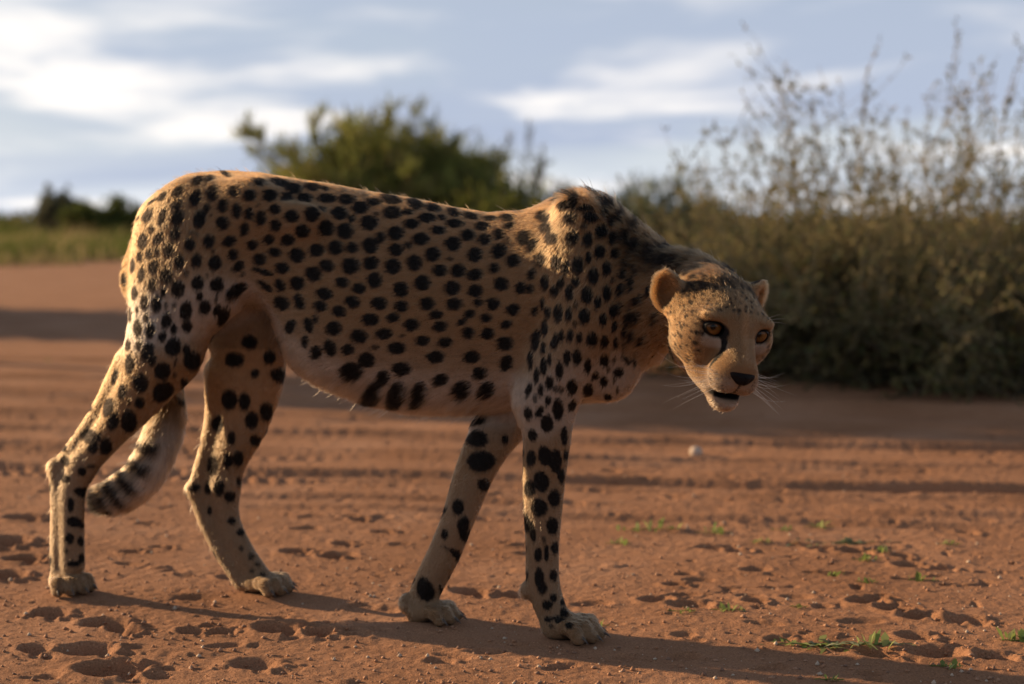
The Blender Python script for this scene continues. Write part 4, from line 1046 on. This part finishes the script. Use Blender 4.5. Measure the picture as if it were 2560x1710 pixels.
def bush(name, label, cat, loc, n_stem, L, spread, sub, leaf_n, leaf_l, leaf_w, cols, twig_c, seed, base_r=.3, droop=.2, up=.9, dense=None, group=None, sub_len=.45, stem_r=.010, low=0.0, lean=(0, 0), part='foliage', trunk=None, leaf_from=.25, rise=.15):
    """a shrub or small tree: stems fan out of the base, side twigs off the stems, leaves along the twigs"""
    rg = np.random.default_rng(seed)
    root = bpy.data.objects.new(name, None); COL.objects.link(root); root.location = (loc[0], loc[1], loc[2]); root.empty_display_size = .2
    tag(root, label, cat, group)
    paths, rads, LP, LD = [], [], [], []
    for i in range(n_stem):
        a = rg.uniform(0, 2 * math.pi); q = rg.random() ** .6
        d = np.array((math.cos(a) * spread * q + lean[0], math.sin(a) * spread * q + lean[1], up + low * rg.random()))
        p0 = np.array((math.cos(a) * base_r * rg.random(), math.sin(a) * base_r * rg.random(), -.02))
        if trunk: p0 = np.array((p0[0] * .3, p0[1] * .3, trunk * rg.uniform(.75, 1.0)))
        Ls = L * rg.uniform(.55, 1.0) * (1 - .25 * q * (spread > 1))
        st = arc(p0, d, Ls, droop * rg.uniform(.2, 1.3) * q, 8, rg, .25)
        paths.append(st); rads.append(np.linspace(stem_r, stem_r * .25, 8))
        for _ in range(sub):
            f = rg.uniform(leaf_from, 1.0); k = min(int(f * 7), 6); b = st[k] + (st[k + 1] - st[k]) * (f * 7 - k)
            dd = norm(norm(st[k + 1] - st[k]) * .8 + rg.normal(size=3) * .65 + np.array((0, 0, .25)))
            tw = arc(b, dd, sub_len * L * rg.uniform(.25, 1.0) * (1.15 - .6 * f), .15 * rg.normal(), 5, rg, .4)
            paths.append(tw); rads.append(np.linspace(stem_r * .4, stem_r * .14, 5))
            m = leaf_n; ft = rg.random(m) * 3.999; kk = ft.astype(int)
            LP.append(tw[kk] + (tw[kk + 1] - tw[kk]) * (ft - kk)[:, None]); LD.append(norm(tw[kk + 1] - tw[kk]) * .7 + rg.normal(size=(m, 3)) * (.7 if rise < .3 else .35) + np.array((0, 0, rise)))
    if trunk:
        paths.append(arc(np.array((0, 0, -.05)), np.array((.05, .03, 1.0)), trunk * 1.02, 0, 8, rg, .08)); rads.append(np.linspace(stem_r * 3.2, stem_r * 2.0, 8))
    LP, LD = np.concatenate(LP), np.concatenate(LD); n = len(LP)
    cols = np.array(cols); ci = cols[rg.integers(0, len(cols), n)] * (.7 + .6 * rg.random((n, 1))) * (.75 + .5 * vnoise(LP * 3.1, seed))[:, None]
    tube_mesh('branches', paths, rads, [np.array(twig_c) * rg.uniform(.7, 1.3) for _ in paths], M_TWIG, root)
    leaves(part, LP, LD, leaf_l * (.6 + .8 * rg.random(n)), leaf_w * (.6 + .8 * rg.random(n)), ci, M_LEAF, root)
    return root
OLIVE = [(.145, .130, .050), (.120, .125, .050), (.180, .150, .065), (.085, .105, .050), (.16, .12, .06)]
GREEN = [(.085, .115, .030), (.11, .13, .035), (.06, .09, .03), (.13, .13, .05)]
BROOM = [(.20, .22, .06), (.24, .25, .075), (.15, .18, .05), (.26, .23, .09)]
GREY = [(.10, .11, .075), (.13, .13, .09), (.08, .095, .06)]
# tall thorny shrub on the right, bare twigs at its top, and the denser shrubs beside it
b0 = ground_at(2300, 960)
bush('thorn_shrub', 'tall loose thorn shrub with bare wispy twigs against the sky', 'shrub', (b0[0], b0[1] + .55, 0), 200, 1.70, 1.2, 22, 14, .029, .011, [(.21, .18, .085), (.17, .165, .075), (.24, .20, .10), (.13, .14, .07)], (.24, .20, .13), 101, base_r=.6, droop=.40, up=.92, stem_r=.0055, sub_len=.34, leaf_from=.12, group='shrubs behind the cheetah')
b1 = ground_at(2480, 975)
bush('dense_shrub', 'low dense olive shrub at the foot of the tall thorn shrub', 'shrub', (b1[0], b1[1] + .35, 0), 120, .95, 1.3, 16, 14, .030, .013, OLIVE, (.13, .11, .08), 102, base_r=.6, droop=.4, up=.75, stem_r=.008, leaf_from=.1, group='shrubs behind the cheetah')
b2 = ground_at(2060, 945)
bush('dense_shrub', 'dark green shrub trailing onto the shaded sand right behind the cheetah\'s head', 'shrub', (b2[0], b2[1] + .45, 0), 120, 1.0, 1.35, 16, 14, .030, .012, [(.075, .09, .045), (.10, .11, .05), (.13, .12, .055)], (.12, .10, .075), 103, base_r=.55, droop=.45, up=.72, stem_r=.008, leaf_from=.1, group='shrubs behind the cheetah')
b3 = ground_at(1800, 880)
bush('dense_shrub', 'olive shrub behind the cheetah\'s neck and ears', 'shrub', (b3[0], b3[1] + .6, 0), 110, 1.05, 1.3, 16, 13, .032, .013, OLIVE, (.12, .10, .075), 104, base_r=.6, droop=.4, up=.75, stem_r=.008, leaf_from=.1, group='shrubs behind the cheetah')
b4 = ground_at(2620, 900)
bush('dense_shrub', 'olive shrub with fine stems beyond the tall thorn shrub', 'shrub', (b4[0], b4[1] + .9, 0), 100, 1.35, 1.2, 14, 11, .030, .012, OLIVE, (.13, .11, .08), 105, base_r=.6, droop=.35, up=.9, stem_r=.008, leaf_from=.1, group='shrubs behind the cheetah')
# broom-like tree over the cheetah's back
def spot(px, Y): return ((px - W / 2) / FPX * Y, Y, 0)
bush('broom_tree', 'large rounded green broom tree rising over the cheetah\'s back', 'tree', spot(960, 24), 420, 2.55, 1.45, 24, 15, .25, .024, BROOM, (.12, .10, .07), 211, base_r=.5, droop=.22, up=.80, stem_r=.022, sub_len=.24, leaf_from=.35, rise=.6)
bush('broom_tree', 'dark grey-green broom bush on the flank of the large rounded tree', 'tree', spot(1240, 26), 120, 2.0, 1.1, 16, 8, .14, .022, GREY, (.09, .08, .065), 112, base_r=.3, droop=.2, up=.8, stem_r=.018, sub_len=.28, leaf_from=.3, rise=.6)
bush('green_bush', 'bright yellow-green bush showing just above the cheetah\'s dipped back', 'bush', spot(1300, 21), 120, 1.35, 1.3, 16, 10, .11, .030, [(.15, .17, .035), (.19, .19, .05), (.11, .14, .03)], (.12, .10, .06), 113, base_r=.3, droop=.3, up=.75, stem_r=.02, leaf_from=.3)
bush('wispy_bush', 'pale wispy round bush between the cheetah\'s shoulder and the shrubs', 'bush', spot(1640, 22), 120, 1.55, .95, 14, 8, .12, .018, [(.20, .23, .11), (.25, .26, .14), (.16, .19, .09)], (.14, .12, .08), 114, base_r=.3, droop=.3, up=.85, stem_r=.014, sub_len=.32, leaf_from=.3, rise=.5)
# far trees on the left and low scrub along the skyline
for i, (px, Y, L, lab, cols) in enumerate(((160, 62, 1.35, 'small flat-topped tree far off on the left skyline', GREY), (262, 58, 1.75, 'rounded dark tree far off beside the cheetah\'s rump', GREEN), (322, 60, 1.3, 'low dark bush far off, half hidden by the cheetah\'s rump', GREY))):
    bush('far_tree', lab, 'tree', spot(px, Y), 90, L, 1.2 if i else 1.9, 14, 7, .26, .09, cols, (.08, .07, .05), 120 + i, base_r=.3, droop=.2, up=.7, stem_r=.04, leaf_from=.3, trunk=.7 if i == 0 else None)
_r = np.random.default_rng(42)
P, D, C, Ls, Ws = [], [], [], [], []
for i in range(170):          # scrub strip along the skyline: one mass
    Y = _r.uniform(75, 190); X = _r.uniform(-.46, .46) * Y; R = _r.uniform(.8, 2.2); Hh = _r.uniform(.5, 1.15) * (1 + Y / 260)
    n = 260; v = norm(_r.normal(size=(n, 3))) * (_r.random((n, 1)) ** .4) * np.array((R, R, Hh)); v[:, 2] = np.abs(v[:, 2])
    P.append(v + np.array((X, Y, 0))); D.append(norm(v) + _r.normal(size=(n, 3)) * .5)
    C.append(np.array(GREY + GREEN)[_r.integers(0, 7)] * (.8 + .5 * _r.random((n, 1))) * np.ones(3)); Ls.append(np.full(n, .34)); Ws.append(np.full(n, .16))
tag(leaves('far_scrub', np.concatenate(P), np.concatenate(D), np.concatenate(Ls), np.concatenate(Ws), np.concatenate(C), M_LEAF), 'low scrub far away along the skyline', 'scrub', kind='stuff')
# grass beyond the sand
n = 26000
Y = 24.5 + 55 * _r.random(n) ** 1.7; X = _r.uniform(-.42, .42, n) * Y
dn = fbm(np.stack([X * .35, Y * .16], -1), 3, 55); keep = (dn > .40) | (Y > 30) & (dn > .33)
X, Y, dn = X[keep], Y[keep], dn[keep]; n = len(X)
hgt = .20 + .55 * smooth(dn, .42, .75) * _r.uniform(.5, 1.1, n)
straw = smooth(fbm(np.stack([X * .5 + 9, Y * .2], -1), 2, 66) + .2 * (_r.random(n) - .5), .45, .60)[:, None]
gc = np.array((.10, .125, .035)) * (1 - straw) + np.array((.30, .245, .125)) * straw
k = 3
t = np.linspace(0, 1, k)
lean = _r.normal(size=(n, 2)) * .35
PTS = np.stack([X[:, None] + lean[:, :1] * hgt[:, None] * t ** 2, Y[:, None] + lean[:, 1:] * hgt[:, None] * t ** 2, hgt[:, None] * t[None] - .02], -1)
tag(strands('grass', PTS, np.full((n, 1), .016) * np.array((1, .8, .15))[None], gc * (.7 + .6 * _r.random((n, 1))), M_GRASS), 'green and straw-coloured grass growing beyond the sand', 'grass', kind='stuff')
# the trees out of view on the left whose long shadows cross the sand behind the cheetah
bush('umbrella_thorn', 'umbrella-shaped thorn tree shading the sand at the shrubs\' feet', 'tree', (-4.95, 9.4, 0), 110, 1.35, 2.2, 18, 16, .085, .045, GREEN, (.12, .10, .07), 131, base_r=.3, droop=.10, up=.55, stem_r=.020, leaf_from=.3, sub_len=.32, trunk=1.65)
bush('broad_bush', 'broad bush at the edge of the sand, left of the cheetah', 'bush', (-6.5, 13.1, 0), 170, 1.65, 1.0, 18, 16, .085, .045, GREEN, (.12, .10, .07), 132, base_r=.6, droop=.25, up=.8, stem_r=.022, leaf_from=.2)
# ------------------------------------------------------------------ small plants and the stone on the sand
def sprig(px, py, size, n, flat, cols, label, name='grass_sprig', group='sprigs growing in the red sand', cat='sprig', wide=1.0, seed=0):
    g_ = ground_at(px, py); rg = np.random.default_rng(seed + int(px))
    z0 = height_at(g_[0], g_[1])
    V, Fc, C = [], [], []
    for i in range(n):
        bx, by = rg.normal() * .012 * wide * size, rg.normal() * .010 * size
        a = rg.uniform(0, 2 * math.pi); L = size * rg.uniform(.012, .032); w = L * rg.uniform(.10, .2)
        el = rg.uniform(.15, .7) if flat else rg.uniform(.7, 1.4)
        d = np.array((math.cos(a) * math.cos(el), math.sin(a) * math.cos(el), math.sin(el))); sd = norm(np.cross(d, (0, 0, 1))); c = np.array(cols[rg.integers(0, len(cols))]) * rg.uniform(.7, 1.3)
        o = len(V); p = np.array((bx, by, -.004))
        for f, wf in ((0, .5), (.5, 1.0), (1.0, .08)):
            q = p + d * L * f + np.array((0, 0, -.35 * L * f * f)) + np.array((0, 0, .004))
            V += [q + sd * w * wf, q - sd * w * wf]; C += [c, c]
        Fc += [(o, o + 1, o + 3, o + 2), (o + 2, o + 3, o + 5, o + 4)]
    o = len(V); xr = .030 * wide * size                     # creeping runner that the leaves grow from
    for k_ in range(7):
        x_ = xr * (k_ / 3 - 1); V += [np.array((x_, -.0012 + .003 * math.sin(k_ * 2.1), .002)), np.array((x_, .0012 + .003 * math.sin(k_ * 2.1), .003))]; C += [np.array(cols[0]) * .7] * 2
    Fc += [(o + 2 * k_, o + 2 * k_ + 1, o + 2 * k_ + 3, o + 2 * k_ + 2) for k_ in range(6)]
    me = mesh_np(name, np.array(V), np.array(Fc), M_GRASS); vcol(me, 'tint', np.array(C))
    ob = link(bpy.data.objects.new(name, me)); ob.location = (g_[0], g_[1], z0)
    tag(ob, label, cat, group)
SG = [(.22, .28, .08), (.30, .34, .13), (.17, .23, .08)]; SS = [(.22, .25, .15), (.27, .28, .19), (.16, .19, .10)]
cr = lambda x, y: (1500 + x / 2.215, 1100 + y / 2.215)
for i, (x, y, s_) in enumerate(((190, 498, 1.0), (340, 498, 1.5), (630, 510, 1.5), (1010, 500, .9), (1215, 485, 1.3), (890, 568, .9), (100, 575, 1.0), (1480, 680, 1.1), (1540, 632, 1.0), (1300, 755, 1.0), (1790, 790, 1.1),
                                (1480, 805, .8), (450, 960, .9), (685, 955, .9), (1665, 968, .9), (1920, 1275, .9), (1930, 590, 1.0), (1020, 1112, .8), (1270, 1345, .8), (1100, 940, .6), (760, 955, .5))):
    sprig(*cr(x, y), s_, 9, False, SG, 'tall bright green sprig standing up from the red sand' if s_ > 1.25 else 'tiny green shoot barely showing above the red sand' if s_ < .75 else 'single small green sprig sprouting from the red sand', seed=i)
sprig(1449, 1542, 1.0, 12, True, SG, 'little leafy weed on the sand right behind the forward paw', group=None, name='leafy_weed', cat='weed', seed=50)
sprig(1492, 1560, .8, 9, False, SG, 'tiny pale sprig touching the shadow of the forward paw', group=None, seed=51)
sprig(*cr(1310, 568), 1.6, 40, True, SS, 'grey-green weed mat beside a dark rut in the sand', group=None, name='weed_mat', cat='weed', wide=3.2, seed=52)
sprig(*cr(1190, 1150), 1.2, 26, True, SG, 'green leafy end of the weed patch beside the leg shadows', group=None, name='weed_mat', cat='weed', wide=1.8, seed=53)
sprig(*cr(1390, 1150), 1.2, 46, True, SS, 'dry greyish weed mat in the middle of the patch beside the leg shadows', group=None, name='weed_mat', cat='weed', wide=3.0, seed=54)
sprig(*cr(1535, 1160), 1.5, 14, False, SG, 'upright green weed at the end of the patch beside the leg shadows', group=None, name='upright_weed', cat='weed', seed=55)
sprig(*cr(2335, 1140), 1.3, 20, False, SG, 'small leafy weed in a paw print by the edge of the sand', group=None, name='leafy_weed', cat='weed', seed=56)
sprig(113, 905, 2.4, 16, True, SG, 'green weed on the sunlit sand behind the hind leg', group=None, name='leafy_weed', cat='weed', seed=57)
g_ = ground_at(1740, 1136)
nu, nv = 20, 12; V = []
for i in range(nu):
    for j in range(nv):
        th_, ph_ = 2 * math.pi * i / nu, math.pi * j / (nv - 1)
        v = np.array((math.sin(ph_) * math.cos(th_), math.sin(ph_) * math.sin(th_), math.cos(ph_)))
        r_ = 1 + .22 * (vnoise((v * 1.6 + 5)[None], 3)[0] - .5) + .06 * (vnoise((v * 6 + 5)[None], 4)[0] - .5)
        V.append(v * r_ * np.array((.0235, .020, .0185)))
m_st, nt, bs, out = mat_new('pale_stone')
nz = nt.nodes.new('ShaderNodeTexNoise'); nz.inputs['Scale'].default_value = 90; nz.inputs['Detail'].default_value = 5
rr = nt.nodes.new('ShaderNodeValToRGB'); nt.links.new(nz.outputs['Fac'], rr.inputs[0]); rr.color_ramp.elements[0].color = (.30, .22, .16, 1); rr.color_ramp.elements[1].color = (.62, .52, .42, 1)
nt.links.new(rr.outputs[0], bs.inputs['Base Color']); bs.inputs['Roughness'].default_value = .8
st = link(bpy.data.objects.new('stone', mesh_np('stone', np.array(V), grid_faces(nu, nv, True), m_st)))
st.location = (g_[0], g_[1], height_at(g_[0], g_[1]) + .012); st.rotation_euler = (.2, .1, .6)
tag(st, 'pale rounded stone lying on the red sand', 'stone')
